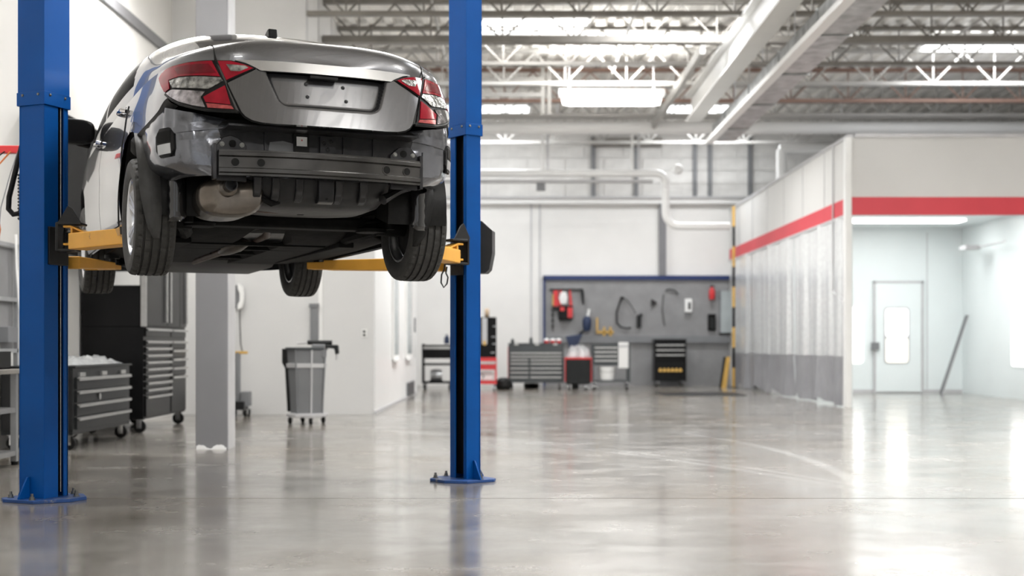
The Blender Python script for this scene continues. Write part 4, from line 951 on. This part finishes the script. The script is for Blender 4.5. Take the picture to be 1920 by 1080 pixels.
MB().prism([(-.24, .16), (-.20, .16), (-.215, .98), (-.31, .98), (-.31, .8), (-.27, .72)], 'y', -.10, .1).build('side_handle', M['plastic'], wbn, bevel=.01)
MB().grid([octo(.27, .09), octo(.28, .10), octo(.28, .13), octo(.2, .145)], close=True).add(octo(.27, .09), [tuple(range(8))]).build('dolly', M['lightgrey'], wbn, ang=20)
for i in (0, 2, 4, 6): q = octo(.22, 0)[i]; caster(wbn, q[0], q[1], .042)
gun = thing('clamp_tool', 'grey and black clamp tool resting on the rim of the waste bin', 'tool', (p.x+.14, 16.84, 1.0))
MB().box(-.06, .12, -.07, .07, -.14, .04).build('motor', M['midgrey'], gun, bevel=.02)
MB().cyl((-.12, 0, .06), (.2, 0, .06), .03, 12).build('shaft', M['chestgrey'], gun)
MB().prism([(.1, .03), (.28, .03), (.29, -.08), (.25, -.1), (.23, -.02), (.1, -.01)], 'y', -.05, .05).build('jaw', M['chestgrey'], gun, bevel=.01)
MB().cyl((-.26, 0, .05), (-.1, 0, .06), .012, 8).cyl((.26, 0, -.17), (.26, 0, -.08), .014, 8).build('lever', M['lightgrey'], gun)
# outlet
so = thing('wall_outlet', 'small white power outlet on the front wall of the white room', 'outlet', (at(683, 625, YA).x, YA-.0, at(683, 625, YA).z))
MB().box(-.04, .04, -.012, 0, -.06, .06).build('plate', M['whitegloss'], so, bevel=.003)
for z in (-.026, .026): MB().box(-.02, .02, -.016, -.012, z-.016, z+.016).build('socket', M['chestgrey'], so)
# far-left workbench, rack, bin, hoses
wk = thing('workbench', 'steel framed workbench with pale top at the left edge', 'workbench', (-4.62, 10.35, 0))
MB().box(-.40, .40, -.95, .75, .78, .82).build('bench_top', M['benchtop'], wk, bevel=.005)
for x in (-.36, .36):
    for y in (-.90, .70): MB().box(x-.025, x+.025, y-.025, y+.025, .03, .78).build('leg', M['steelpanel'], wk)
for z in (.08, .45):
    MB().box(.34, .38, -.9, .7, z, z+.04).build('rail', M['steelpanel'], wk); MB().box(-.36, .36, .68, .72, z, z+.04).build('rail', M['steelpanel'], wk)
MB().box(-.34, .34, -.88, .68, .10, .12).build('lower_shelf', M['midgrey'], wk)
for x in (-.36, .36):
    for y in (-.90, .70): MB().cyl((x, y, 0), (x, y, .03), .03, 10).build('foot', M['plastic'], wk)
bn = thing('tool_tray', 'dark open tray of red tools on the workbench at the left edge', 'tray', (-4.62, 10.6, .82))
MB().box(-.33, .33, -.5, .45, 0, .012).box(-.33, .33, .44, .45, 0, .15).box(-.33, .33, -.5, -.49, 0, .15).box(.32, .33, -.5, .45, 0, .15).box(-.33, -.32, -.5, .45, 0, .15).build('tray', M['chestgrey'], bn)
for i, (x, y, a, m_, lb) in enumerate(((-.05, -.25, .3, 'red', 'red handled tool at the near end of the dark tray'), (.12, .0, -.4, 'steelpanel', 'bare steel tool in the middle of the dark tray'), (-.05, .22, .2, 'orange', 'orange handled tool at the far end of the dark tray'))):
    t = thing('hand_tool', lb, 'tool', (-4.62+x, 10.6+y, .836), a, group='tools in the dark tray')
    MB().cyl((-.12, 0, .016), (.04, 0, .016), .016, 8).build('grip', M[m_], t); MB().cyl((.04, 0, .016), (.2, 0, .016), .007, 8).build('shank', M['steelpanel'], t)
rk = thing('wall_rack', 'pale metal frame rack standing on the workbench against the left wall', 'rack', (-4.9, 12.2, 0))
for y in (-.75, -.25, .55): MB().box(-.02, .02, y-.02, y+.02, 0, 2.02).build('upright', M['steelpanel'], rk)
for z in (.95, 1.45, 1.98): MB().box(-.02, .02, -.77, .57, z, z+.04).build('crossbar', M['steelpanel'], rk)
MB().box(-.06, -.03, -.75, .55, .96, 1.98).build('back_panel', M['blockgrey'], rk)
MB().box(-.03, .06, .2, .45, 1.05, 1.2).build('junction_box', M['midgrey'], rk, bevel=.005)
hr = thing('boom_bracket', 'red boom reaching out of the left wall behind the left blue post', 'boom', (-4.99, 10.0, 0))
z_ = at(20, 281, 10).z
MB().box(0, 1.22, -.03, .03, z_-.03, z_+.03).build('boom', M['red'], hr, bevel=.006)
MB().box(-.035, 0, -.1, .1, z_-.12, z_+.12).build('wall_plate', M['red'], hr)
MB().tube([(1.12, -.04, z_-.02), (1.03, -.04, z_-.12), (1.0, -.04, z_-.35), (1.04, -.04, z_-.62), (1.0, -.04, z_-.9)], .007, 6).build('orange_lead', M['orange'], hr)
MB().tube([(1.18, -.05, z_-.02), (1.12, -.05, z_-.2), (1.05, -.05, z_-.45), (1.02, -.05, z_-.8)], .004, 6).build('grey_lead', M['midgrey'], hr)
MB().tube([(1.08, -.05, z_-.02), (1.0, -.05, z_-.08), (.97, -.05, z_-.3)], .005, 6).build('black_lead', M['plastic'], hr)
ho = thing('air_hose', 'thick black air hose looping down behind the left blue post', 'hose', at(30, 280, 9.0))
D9 = 9.0; o9 = at(30, 280, D9)
MB().tube([at(44, 262, D9)-o9, at(38, 285, D9)-o9, at(28, 325, D9)-o9, at(17, 370, D9)-o9, at(16, 392, D9)-o9, at(25, 402, D9)-o9, at(36, 400, D9)-o9, at(44, 390, D9)-o9], .019, 10).build('hose', M['plastic'], ho)
MB().tube([Vector(at(37+3*math.cos(i*1.1), 325+i*1.1, D9+.02*math.sin(i*1.1)))-o9 for i in range(80)], .006, 6).build('coiled_lead', M['plastic'], ho)
MB().box(at(40, 262, D9).x-o9.x, at(58, 262, D9).x-o9.x, -.02, .06, at(40, 275, D9).z-o9.z, at(40, 262, D9).z-o9.z).build('clip', M['black'], ho)
pv = tag(MB().tube([at(30, 440, 12.6), at(31, 500, 12.6), at(36, 570, 12.6), at(40, 600, 12.6)], .014, 8).build('white_hose', M['whitegloss']), 'white hose hanging in front of the frame rack at the left edge', 'hose')

# ---------------------------------------------------------------- far wall carts and chests
DF = 30.2
def fx_(px, D=DF): return (px-960)/F*D
# black service cart left of the post
sc = thing('service_cart', 'black two-shelf service cart by the white room corner', 'cart', (fx_(820), 30.2, 0))
w = .33
for x in (-w, w):
    for y in (-.2, .25): MB().box(x-.018, x+.018, y-.018, y+.018, .14, 1.06).build('post', M['black'], sc)
MB().box(-w, w, -.22, .27, .72, 1.04).build('drawer_box', M['chestblack'], sc, bevel=.006)
MB().box(-w+.02, w-.02, -.235, -.22, .94, 1.0).build('drawer_pull', M['handle'], sc)
for z in (.14, .56): MB().box(-w, w, -.22, .27, z, z+.05).build('shelf', M['chestblack'], sc)
for x in (-w+.04, w-.04):
    for y in (-.18, .22): caster(sc, x, y, .06)
pr = thing('compressor_pump', 'small grey pump on the lower shelf of the black service cart', 'pump', (fx_(818), 30.2, .19))
MB().lathe([(0, -.14), (.12, -.13), (.14, -.05), (.14, .05), (.12, .13), (0, .14)], (0, 0, .14), 'x', 18).build('tank', M['steelpanel'], pr)
MB().box(-.15, .15, -.1, .1, 0, .03).build('foot', M['chestgrey'], pr)
bt = thing('spray_bottle', 'blue spray bottle on the black service cart', 'bottle', (fx_(838), 30.15, 1.062))
MB().lathe([(0, 0), (.06, 0), (.065, .02), (.06, .14), (.025, .19), (.02, .22), (0, .22)], (0, 0, 0), 'z', 14).build('bottle', M['bluecloth'], bt)
MB().box(-.06, .025, -.02, .02, .22, .27).build('spray_head', M['whitegloss'], bt)
# red cart
rc = thing('red_cart', 'red steel tool cart carrying a tall black case', 'cart', (fx_(903), 29.6, 0))
w = .36
MB().box(-w, w, -.2, .25, .47, .75).build('drawer_box', M['red'], rc, bevel=.008)
MB().box(-w+.02, w-.02, -.215, -.2, .60, .66).build('drawer_pull', M['handle'], rc)
MB().box(-w, w, -.2, .25, .14, .22).build('shelf', M['red'], rc, bevel=.006)
for x in (-w+.02, w-.02):
    for y in (-.18, .23): MB().box(x-.02, x+.02, y-.02, y+.02, .2, .5).build('post', M['red'], rc)
for x in (-w+.06, w-.06):
    for y in (-.15, .2): caster(rc, x, y, .06)
kk = MB().box(-.25, .28, -.05, .15, 0, .20).build('small_crate', M['whitegloss'], bevel=.02, loc=(fx_(903), 29.6, .22)); tag(kk, 'pale crate on the lower shelf of the red cart', 'crate')
MB().tube([(.0, -.06, .15), (.08, -.06, .1), (.02, -.06, .03)], .01, 6).build('strap', M['chestgrey'], kk)
bx = thing('tool_case', 'tall black case with a pale side strip standing on the red cart', 'case', (fx_(905), 29.6, .75))
MB().box(-.33, .33, -.15, .2, 0, .92).build('case_body', M['chestblack'], bx, bevel=.015)
MB().box(.0, .12, -.165, -.15, .3, .9).build('pale_strip', M['lightgrey'], bx, bevel=.005)
for x, z in ((.2, .1), (.24, .3), (.22, .46), (.25, .7)): MB().box(x, x+.1, -.165, -.15, z, z+.02).build('latch', M['steelpanel'], bx)
MB().box(.03, .09, -.175, -.165, .28, .38).build('sticker', M['yellowgrip'], bx)
tp_ = tag(MB().lathe([(.04, -.05), (.10, -.05), (.10, .05), (.04, .05), (.04, -.05)], (fx_(914), 29.62, 1.67+.10), 'x', 20).build('paper_roll', M['tan']), 'tan paper roll lying on top of the tall black case', 'roll')
# black bag on the floor behind red cart
bg_ = tag(MB().lathe([(0, 0), (.16, .0), (.2, .08), (.18, .2), (.1, .27), (0, .28)], (fx_(944), 30.05, 0), 'z', 16).build('rubber_chock', M['plastic']), 'black rubber lump on the floor right of the red cart', 'chock')
# slate chest
cA = chest('tool_chest', 'wide slate grey rolling tool chest with many drawers at the far wall', (fx_(1005), 30.2, 0), 0, 1.30, .6, 1.06, M['chestslate'],
           [(.03, .97, [(.70, .79), (.61, .70)]), (.03, .37, [(.52, .61), (.40, .52), (.29, .40), (.17, .29), (.02, .17)]), (.39, .97, [(.52, .61), (.40, .52), (.29, .40), (.17, .29), (.02, .17)])], zbase=.15)
MB().box(-.66, -.65, .02, .58, .2, 1.0).build('side_panel', M['red'], cA)
for x in (-.46, .02, .45): MB().box(x-.05, x+.05, -.02, .0, 1.03, 1.07).build('lid_latch', M['handle'], cA)
for i, (px, h) in enumerate(((961, .10), (996, .13))):
    o = tag(MB().lathe([(0, 0), (.04, 0), (.045, .02), (.03, h), (0, h)], (fx_(px), 30.45, 1.08), 'z', 14).build('tin_can', M['chestslate']), ['small dark can at the left end of the slate chest', 'dark tin in the middle of the slate chest top'][i], 'can')
for i, px in enumerate((1025, 1037, 1048)):
    t = thing('cup', ['leftmost red and white tub on the slate chest', 'middle red and white tub on the slate chest', 'rightmost red and white tub on the slate chest'][i], 'tub', (fx_(px), 30.4, 1.08), group='red and white tubs')
    MB().lathe([(0, 0), (.055, 0), (.065, .06), (0, .06)], (0, 0, 0), 'z', 14).build('tub', M['red'], t); MB().lathe([(.066, .06), (.066, .075), (.04, .10), (0, .11)], (0, 0, 0), 'z', 14).build('lid', M['whitegloss'], t)
tyr = tag(MB().lathe([(.10, -.05), (.17, -.06), (.19, 0), (.17, .06), (.10, .05), (.10, -.05)], (fx_(997), 30.9, .062), 'z', 20).build('rubber_ring', M['plastic']), 'black rubber ring lying under the slate chest', 'ring')
# charcoal tub with red trim
tb = thing('rolling_tub', 'charcoal rolling tub with red edges between the slate chest and the drawer cart', 'tub', (fx_(1083), 30.1, 0))
MB().prism([(-.27, .12), (.27, .12), (.30, .20), (.30, .72), (-.30, .72), (-.30, .2)], 'y', -.2, .3).build('tub_body', M['chestgrey'], tb, bevel=.03)
MB().box(-.32, .32, -.22, .32, .70, .74).build('rim', M['red'], tb, bevel=.008)
for x in (-.31, .29): MB().box(x, x+.02, -.205, -.19, .18, .70).build('edge_strip', M['red'], tb)
for x in (-.2, .2):
    for y in (-.13, .23): caster(tb, x, y, .05)
crumple('plastic_sheet', 'crumpled clear plastic sheet spilling over the rolling tub', 'sheet', fx_(1062), fx_(1108), 29.95, 30.3, .745, .38, M['film'], 9)
fn = thing('creeper_seat', 'dark blue V shaped creeper seat leaning above the rolling tub', 'seat', (fx_(1082), 30.75, .74))
MB().prism([(-.24, .50), (.16, .56), (.10, .42), (.0, .14), (-.06, .0), (-.16, .2)], 'y', -.06, .06).build('seat_pad', M['bluecloth'], fn, bevel=.02)
MB().box(-.1, .06, -.05, .05, -.74, .1).build('seat_stem', M['chestgrey'], fn)
# drawer cart
cC = thing('drawer_cart', 'open grey drawer cart with a white bucket on its lower shelf', 'cart', (fx_(1144), 30.1, 0))
w = .42
for x in (-w, w):
    for y in (-.2, .3): MB().box(x-.02, x+.02, y-.02, y+.02, .16, 1.06).build('post', M['chestslate'], cC)
MB().box(-w, w, -.18, .3, .56, 1.06).build('body', M['chestslate'], cC, bevel=.006)
for i in range(4):
    z = .60+i*.10; dr = MB().box(-w+.03, .16, -.20, -.18, z, z+.09).build('drawer', M['chestslate'], cC); MB().box(-w+.04, .15, -.225, -.2, z+.055, z+.085).build('pull', M['handle'], dr)
MB().box(-w, w, -.2, .3, .18, .22).build('shelf', M['chestslate'], cC, bevel=.004)
sd_ = MB().box(.17, w-.02, -.215, -.18, .50, 1.10).build('white_board', M['whitegloss'], cC, bevel=.004)
MB().box(.165, w-.015, -.225, -.215, .98, 1.03).build('board_clip', M['lightgrey'], sd_)
for x in (-w+.04, w-.04):
    for y in (-.15, .25): caster(cC, x, y, .075)
bk_ = thing('bucket', 'white plastic bucket on the lower shelf of the drawer cart', 'bucket', (fx_(1137), 30.1, .22))
MB().lathe([(0, 0), (.165, 0), (.20, .28), (.21, .29), (.21, .31), (.195, .31), (.16, .02), (0, .02)], (0, 0, 0), 'z', 20).build('pail', M['whitegloss'], bk_)
MB().tube([(.21*math.cos(a), -.21*math.sin(a)*.9, .26-.08*math.sin(a)) for a in [math.pi*i/12 for i in range(13)]], .004, 5).build('bail_handle', M['bolt'], bk_)
# black chest by the tool wall
DD = 32.1
cD = chest('tool_chest', 'narrow black rolling chest with two drawers and an open bay against the grey tool wall', (fx_(1257, DD), DD, 0), 0, .80, .55, 1.16, M['chestblack'], [(.04, .96, [(.78, .9), (.66, .78), (.54, .66)])], zbase=.13)
MB().box(-.34, .34, -.005, .03, .36, .60).build('open_bay', M['hole'], cD)
for i in range(6): MB().lathe([(0, 0), (.045, 0), (.04, .05), (0, .10)], (-.25+i*.1, -.0, .37), 'z', 10).build('bay_tin', M['yellowgrip'], cD)
# floor mat
mt = tag(MB().box(fx_(1235, 27.2), fx_(1385, 27.2), 26.2, 28.0, 0, .012).build('floor_mat', M['chestgrey'], bevel=.004), 'dark rubber mat lying on the floor before the tool wall', 'mat')
# warning post
wp_ = thing('warning_post', 'yellow and black striped guard post at the booth corner', 'post', (5.36, 31.2, 0))
zt_ = HC+(HZ-390)/F*31.6; n = 9
for i in range(n): MB().cyl((0, 0, i*zt_/n), (0, 0, (i+1)*zt_/n), .036, 14).build('stripe_band', M['yellowgrip'] if i % 2 == 0 else M['black'], wp_)
MB().box(-.1, .1, -.1, .1, 0, .02).build('foot_plate', M['black'], wp_)
br = tag(MB().prism([(-.06, 0), (.06, 0), (.16, .75), (.06, .75)], 'y', -.03, .03).build('leaning_guard', M['yellowgrip'], loc=(5.10, 31.1, 0)), 'yellow leaning guard plate beside the striped post', 'guard')
MB().prism([(-.11, 0), (-.06, 0), (.06, .75), (.0, .75)], 'y', -.03, .03).build('guard_edge', M['black'], br)

# ---------------------------------------------------------------- tools hanging on the grey wall
YT = YB-.07
def tw(px, py): return (px-960)/F*YT, HC+(HZ-py)/F*YT
def hang(name, label, cat, px, py): x, z = tw(px, py); return thing(name, label, cat, (x, YT, z))
t = hang('tool_rail', 'dark rail with hooks on the grey wall above the red box', 'rail', 1030, 543)
MB().box(0, .86, -.04, 0, -.02, .02).build('rail', M['chestgrey'], t)
MB().tube([(.82, -.06, .02), (.84, -.06, -.1), (.86, -.06, -.38)], [.03, .04, .025], 8).build('hook_tool', M['chestgrey'], t)
t = hang('red_strap', 'red and yellow tie-down strap hanging at the left of the tool rail', 'strap', 1042, 545)
MB().box(-.06, .06, -.06, -.04, -.42, .0).build('strap', M['red'], t); MB().box(-.09, -.05, -.06, -.04, -.44, -.1).build('strap_edge', M['yellowgrip'], t); MB().box(-.07, .05, -.07, -.03, -.5, -.4).build('buckle', M['chestgrey'], t)
t = hang('chain_strap', 'dark chain hanging below the red strap', 'chain', 1036, 572)
for i in range(9): MB().lathe([(.022, -.012), (.036, 0), (.022, .012), (.012, 0), (.022, -.012)], (0, -.04, -.04-i*.072), 'y' if i % 2 else 'x', 10).build('link', M['chestgrey'], t)
t = hang('tool_box', 'red and black hanging tool box with red straps on the grey wall', 'tool box', 1060, 587)
MB().box(-.18, .18, -.16, 0, -.18, .19).build('box', M['chestblack'], t, bevel=.02); MB().box(.05, .175, -.17, -.16, -.12, .14).build('red_panel', M['red'], t); MB().box(-.14, -.03, -.17, -.16, .05, .15).build('red_badge', M['red'], t)
for x in (-.14, .14): MB().prism([(x-.04, .19), (x+.04, .19), (x*.8+.02, .6), (x*.8-.02, .6)], 'y', -.04, -.02).build('hanging_strap', M['red'], t)
t = hang('white_bag', 'white bag hanging between the red straps', 'bag', 1056, 558)
MB().grid([[(-.07, -.03, .14), (0, -.06, .15), (.07, -.03, .14)], [(-.11, -.04, 0), (0, -.10, 0), (.11, -.04, 0)], [(-.09, -.03, -.15), (0, -.08, -.17), (.09, -.03, -.15)]]).build('sack', M['whitegloss'], t)
t = hang('spray_gun', 'blue spray gun with white nozzle hanging on the grey wall', 'spray gun', 1100, 605)
MB().lathe([(0, -.22), (.08, -.21), (.11, -.1), (.11, .08), (.06, .16), (0, .17)], (0, -.12, 0), 'z', 14).build('cup', M['bluecloth'], t); MB().cyl((.02, -.12, .15), (.06, -.1, .34), .03, 10).build('nozzle', M['whitegloss'], t); MB().tube([(-.05, -.1, -.18), (-.14, -.08, -.26), (-.2, -.06, -.3)], .03, 8).build('grip', M['chestgrey'], t)
t = hang('yellow_clamp', 'yellow clamp with two prongs hanging low on the grey wall', 'clamp', 1134, 622)
MB().box(-.22, .22, -.05, -.02, -.04, .02).build('bar', M['yellowgrip'], t); MB().box(-.22, -.18, -.05, -.02, 0, .36).build('stem', M['yellowgrip'], t)
for x in (-.02, .14): MB().box(x-.025, x+.025, -.05, -.02, -.16, .12).build('prong', M['yellowgrip'], t)
t = hang('hose_loop', 'dark hose hung in a triangular loop on the grey wall', 'hose', 1165, 560)
MB().tube([(0, -.04, .0), (-.05, -.05, -.12), (-.12, -.05, -.35), (-.12, -.05, -.62), (-.02, -.05, -.72), (.12, -.05, -.76), (.25, -.05, -.74)], .022, 8).build('hose', M['chestgrey'], t); MB().tube([(.04, -.04, .02), (.12, -.05, -.02), (.26, -.05, -.2), (.36, -.05, -.38)], .010, 8).build('thin_lead', M['chestgrey'], t)
MB().box(-.03, .06, -.06, 0, -.02, .05).build('hook', M['black'], t)
t = hang('impact_tool', 'black impact tool hanging at the end of the hose loop', 'tool', 1198, 601)
MB().box(-.06, .05, -.1, -.0, -.18, .14).build('body', M['chestgrey'], t, bevel=.015); MB().cyl((.0, -.05, .1), (.07, -.05, .16), .04, 10).build('head', M['black'], t)
t = hang('wall_bracket', 'small black bracket tool in the middle of the grey wall', 'bracket', 1225, 568)
MB().prism([(-.06, .1), (.02, .06), (.10, .0), (.02, -.04), (-.05, -.1)], 'y', -.06, 0).build('bracket', M['black'], t, bevel=.006)
t = hang('cable_hook', 'thin dark cables hooked on the middle of the grey wall', 'cable', 1262, 545)
MB().tube([(-.2, -.03, 0), (-.1, -.04, .03), (.05, -.04, 0), (.12, -.04, -.1)], .018, 6).build('cable', M['chestgrey'], t); MB().tube([(-.25, -.03, -.1), (-.28, -.03, -.5), (-.22, -.03, -.9)], .012, 6).build('cable', M['chestgrey'], t)
t = hang('wall_dispenser', 'white wall dispenser with a dark slot on the grey wall', 'dispenser', 1290, 573)
MB().box(-.09, .09, -.1, 0, -.17, .17).build('case', M['whitegloss'], t, bevel=.012); MB().box(-.01, .05, -.11, -.1, -.1, .08).build('slot', M['chestgrey'], t)
t = hang('fire_extinguisher', 'small red extinguisher hung high at the right of the grey wall', 'extinguisher', 1334, 550)
MB().lathe([(0, -.17), (.07, -.16), (.08, -.1), (.08, .06), (.04, .12), (.03, .16), (0, .16)], (0, -.09, 0), 'z', 14).build('cylinder', M['red'], t); MB().box(-.05, .06, -.11, -.07, .15, .2).build('lever', M['chestgrey'], t)
t = hang('wall_phone', 'black handset box hanging under the red extinguisher', 'phone', 1334, 605)
MB().box(-.1, .1, -.08, 0, -.2, .22).build('case', M['chestblack'], t, bevel=.015); MB().box(-.06, .06, -.1, -.08, -.17, .12).build('handset', M['chestgrey'], t, bevel=.01)
t = hang('glass_panel', 'tall pale glass panel leaning at the right end of the grey wall', 'panel', 1364, 585)
MB().box(-.2, .2, -.05, -.03, -.53, .53).build('pane', M['paleglass'], t)
for s in (-1, 1): MB().box(s*.2-.02, s*.2+.02, -.055, -.01, -.55, .55).build('frame', M['midgrey'], t)
MB().box(-.22, .22, -.055, -.01, -.57, -.53).build('frame', M['chestgrey'], t)

# ---------------------------------------------------------------- spray booth
XB, YB0, YB1, ZB = 5.50, 21.1, 32.6, 4.42
z1, z2 = HC+(HZ-403)/F*YB0, HC+(HZ-370)/F*YB0
bo = thing('spray_booth', 'white spray booth with a red stripe around its open front', 'booth', (0, 0, 0), kind='structure')
XE, YI = 9.66, 27.7
MB().box(XB, XB+.06, YB0, YB1, z2, ZB).build('side_upper_panel', M['boothout'], bo)
MB().box(XB-.01, XB+.05, YB0+.06, YB1, z1, z2).build('side_stripe', M['stripe'], bo)
MB().box(XB-.02, XB+.08, YB0, YB1, ZB, ZB+.05).build('side_cap_rail', M['lightgrey'], bo)
MB().box(XB-.06, XB+.04, YB0-.06, YB0+.10, 0, ZB).build('corner_post', M['whitegloss'], bo, bevel=.006)
MB().box(XB+.04, XE+3.7, YB0-.03, YB0+.06, z2, ZB).build('front_fascia', M['boothout'], bo)
MB().box(XB+.04, XE+3.7, YB0-.045, YB0+.06, z1, z2).build('front_stripe', M['stripe'], bo)
MB().box(XB+.1, XE+3.7, YB0-.05, YB0+.10, ZB, ZB+.06).build('front_cap_rail', M['lightgrey'], bo)
MB().box(XB+.04, XB+.07, YB0-.0, YB0+.06, 0, z1).build('door_jamb', M['booth'], bo)
for i in range(6): y = YB0+1.6+i*1.7; MB().box(XB-.008, XB, y, y+.02, z2, ZB).build('panel_joint', M['lightgrey'], bo)
MB().tube([(XB-.03, YB0+.9, ZB), (XB-.03, YB0+.9, z1+.0), (XB-.03, YB0+.9, 1.95), (XB-.03, YB0+.05, 1.70)], .014, 6).build('conduit', M['lightgrey'], bo)
# interior
MB().box(XB+.06, XE, YI, YI+.08, 0, z2+.2).build('rear_wall', M['booth'], bo)
MB().box(XE, XE+.08, YB0+.06, YI+.08, 0, z2+.2).build('right_wall', M['booth'], bo)
MB().box(XB+.06, XE, YB0+.06, YI, z2+.1, z2+.2).build('booth_ceiling', M['booth'], bo)
MB().box(XE+.08, XE+3.7, YB0-.03, YB0+.06, 0, z1).build('front_side_panel', M['boothout'], bo)
MB().box(XB+.06, XE, YI-.02, YI, 0, .08).build('kick_strip', M['lightgrey'], bo)
for x in (6.9, 8.9): MB().box(x, x+.015, YI-.012, YI, 0, z2).build('panel_joint', M['lightgrey'], bo)
def bx_(px): return (px-960)/F*YI
def bz_(py): return HC+(HZ-py)/F*YI
dr = MB().box(bx_(1641), bx_(1726), YI-.05, YI-.02, .03, bz_(531)).build('door', M['booth'], bo, bevel=.008)
for a, b in ((1637, 1641), (1726, 1730)): MB().box(bx_(a), bx_(b), YI-.06, YI-.02, 0, bz_(528)).build('door_frame', M['lightgrey'], dr)
MB().box(bx_(1637), bx_(1730), YI-.06, YI-.02, bz_(531), bz_(527)).build('door_frame', M['lightgrey'], dr)
MB().box(bx_(1632), bx_(1646), YI-.12, YI-.05, bz_(656), bz_(642)).build('latch', M['midgrey'], dr, bevel=.006)
def rrect(x0, x1, z0, z1, r=.06):
    p = []
    for cx, cz, a in ((x1-r, z0+r, -90), (x1-r, z1-r, 0), (x0+r, z1-r, 90), (x0+r, z0+r, 180)):
        p += [(cx+r*math.cos(R(a+k*18)), cz+r*math.sin(R(a+k*18))) for k in range(6)]
    return p
MB().prism(rrect(bx_(1656), bx_(1704), bz_(682), bz_(576), .09), 'y', -.012, 0).xf(Matrix.Translation((0, YI-.05, 0))).build('window_gasket', M['lightgrey'], dr)
MB().prism(rrect(bx_(1659), bx_(1701), bz_(632), bz_(579), .07), 'y', -.02, -.01).xf(Matrix.Translation((0, YI-.05, 0))).build('upper_pane', M['boothpane'], dr)
MB().prism(rrect(bx_(1659), bx_(1701), bz_(680), bz_(633), .07), 'y', -.02, -.01).xf(Matrix.Translation((0, YI-.05, 0))).build('lower_pane', M['creampane'], dr)
wn = MB().prism(rrect(bx_(1585), bx_(1618), bz_(682), bz_(576), .09), 'y', -.03, 0).xf(Matrix.Translation((0, YI, 0))).build('wall_window', M['boothpane'], bo)
MB().prism(rrect(23.7, 24.9, .62, 1.98, .1), 'x', XE-.03, XE).build('side_window', M['boothpane'], bo)
for i, yy in enumerate((22.4, 24.2, 26.0)):
    bl = MB().box(XB+.8, XE-.6, yy-.25, yy+.25, z2+.07, z2+.10).build('light_panel', M['glow'], bo)
    area('booth_light', ((XB+XE)/2, yy, z2+.04), XE-XB-1.6, .45, BOOTH_W, (.93, .98, 1))
MB().tube([(XE-.05, 26.9, 3.05), (XE-.3, 26.2, 3.0), (XE-.3, 24.5, 3.0)], .018, 8).build('air_line', M['lightgrey'], bo)
MB().box(XE-.55, XE-.25, 25.9, 26.3, 2.96, 3.04).build('air_line_bracket', M['lightgrey'], bo)
# leaning strip and carton inside
ls = thing('leaning_strip', 'grey trim strip leaning on the booth rear wall', 'strip', (bx_(1746), YI-.5, 0))
MB().prism([(0, 0), (.06, 0), (bx_(1795)-bx_(1746)+.05, 1.66), (bx_(1795)-bx_(1746)-.01, 1.66)], 'y', -.03, .0).build('strip', M['midgrey'], ls)
MB().prism([(.06, 0), (.08, 0), (bx_(1795)-bx_(1746)+.07, 1.66), (bx_(1795)-bx_(1746)+.05, 1.66)], 'y', -.03, .0).build('strip_edge', M['lightgrey'], ls)
cb = thing('booth_carton', 'small pale carton on the floor at the booth right wall', 'carton', (bx_(1848), YI-.6, 0))
MB().box(-.14, .14, -.12, .12, 0, .26).build('carton', M['lightgrey'], cb, bevel=.006); MB().box(-.14, .14, -.02, .02, .26, .262).build('tape', M['tan'], cb)
# booth roof machinery: white pipes
bp_ = thing('booth_pipe', 'white pipe with elbow on the booth roof behind the side wall', 'pipe', (0, 0, 0))
MB().tube([(6.1, 29.2, ZB+.0), (6.1, 29.2, 5.45)], .12, 14).build('riser', M['whitegloss'], bp_)
MB().tube([(6.05, 29.2, 5.45), (8.4, 29.2, 5.45)], .12, 14).build('header', M['whitegloss'], bp_)
MB().tube([(6.7, 28.6, ZB), (6.7, 28.6, 5.1)], .06, 10).build('branch', M['whitegloss'], bp_)
MB().box(5.6, 13, YB0+.1, 27.9, ZB-.02, ZB).build('booth_roof_sheet', M['lightgrey'], bo)
MB().box(7.2, 12.5, 22, 26, ZB, ZB+.02).build('roof_walkway', M['lightgrey'], bo)
# plastic curtain on the side of the booth: clear upper, grey lower
rn = random.Random(11)
def curtain(name, y0, y1, za, zb, m, amp, parent, ragged=0, xoff=0):
    n = int((y1-y0)/.05); rows = []
    for k in range(7):
        f_ = k/6; r = []
        for i in range(n+1):
            y = y0+(y1-y0)*i/n; s = amp*(1.15-f_*.8)
            x = XB-.02+xoff+s*(math.sin(y*4.3)+.6*math.sin(y*9.7+1)+.3*math.sin(y*17+2))*.5
            r.append((x, y, za+(zb-za)*f_+(ragged*max(0, math.sin(y*3.1)+.5*math.sin(y*7.7))*(1-f_) if k < 2 else 0)))
        rows.append(r)
    return MB().grid(rows).build(name, m, parent, ang=60)
zc_ = HC+(HZ-668)/F*22
cu = thing('booth_curtain', 'hanging plastic curtain with clear top and grey skirt along the booth side', 'curtain', (0, 0, 0))
edges = [YB0+.15, 23.1, 25.2, 27.6, 29.6, YB1-.2]
for i in range(5):
    curtain('clear_strip', edges[i], edges[i+1], zc_, z1+.02, M['film'], .05, cu, xoff=.012*(i % 2))
    curtain('grey_skirt', edges[i], edges[i+1], .02, zc_+.01, M['curtaingrey'], .09, cu, .07, xoff=.012*(i % 2))
MB().box(XB-.03, XB+.05, YB0+.1, YB1, z1-.03, z1+.02).build('curtain_rail', M['lightgrey'], cu)
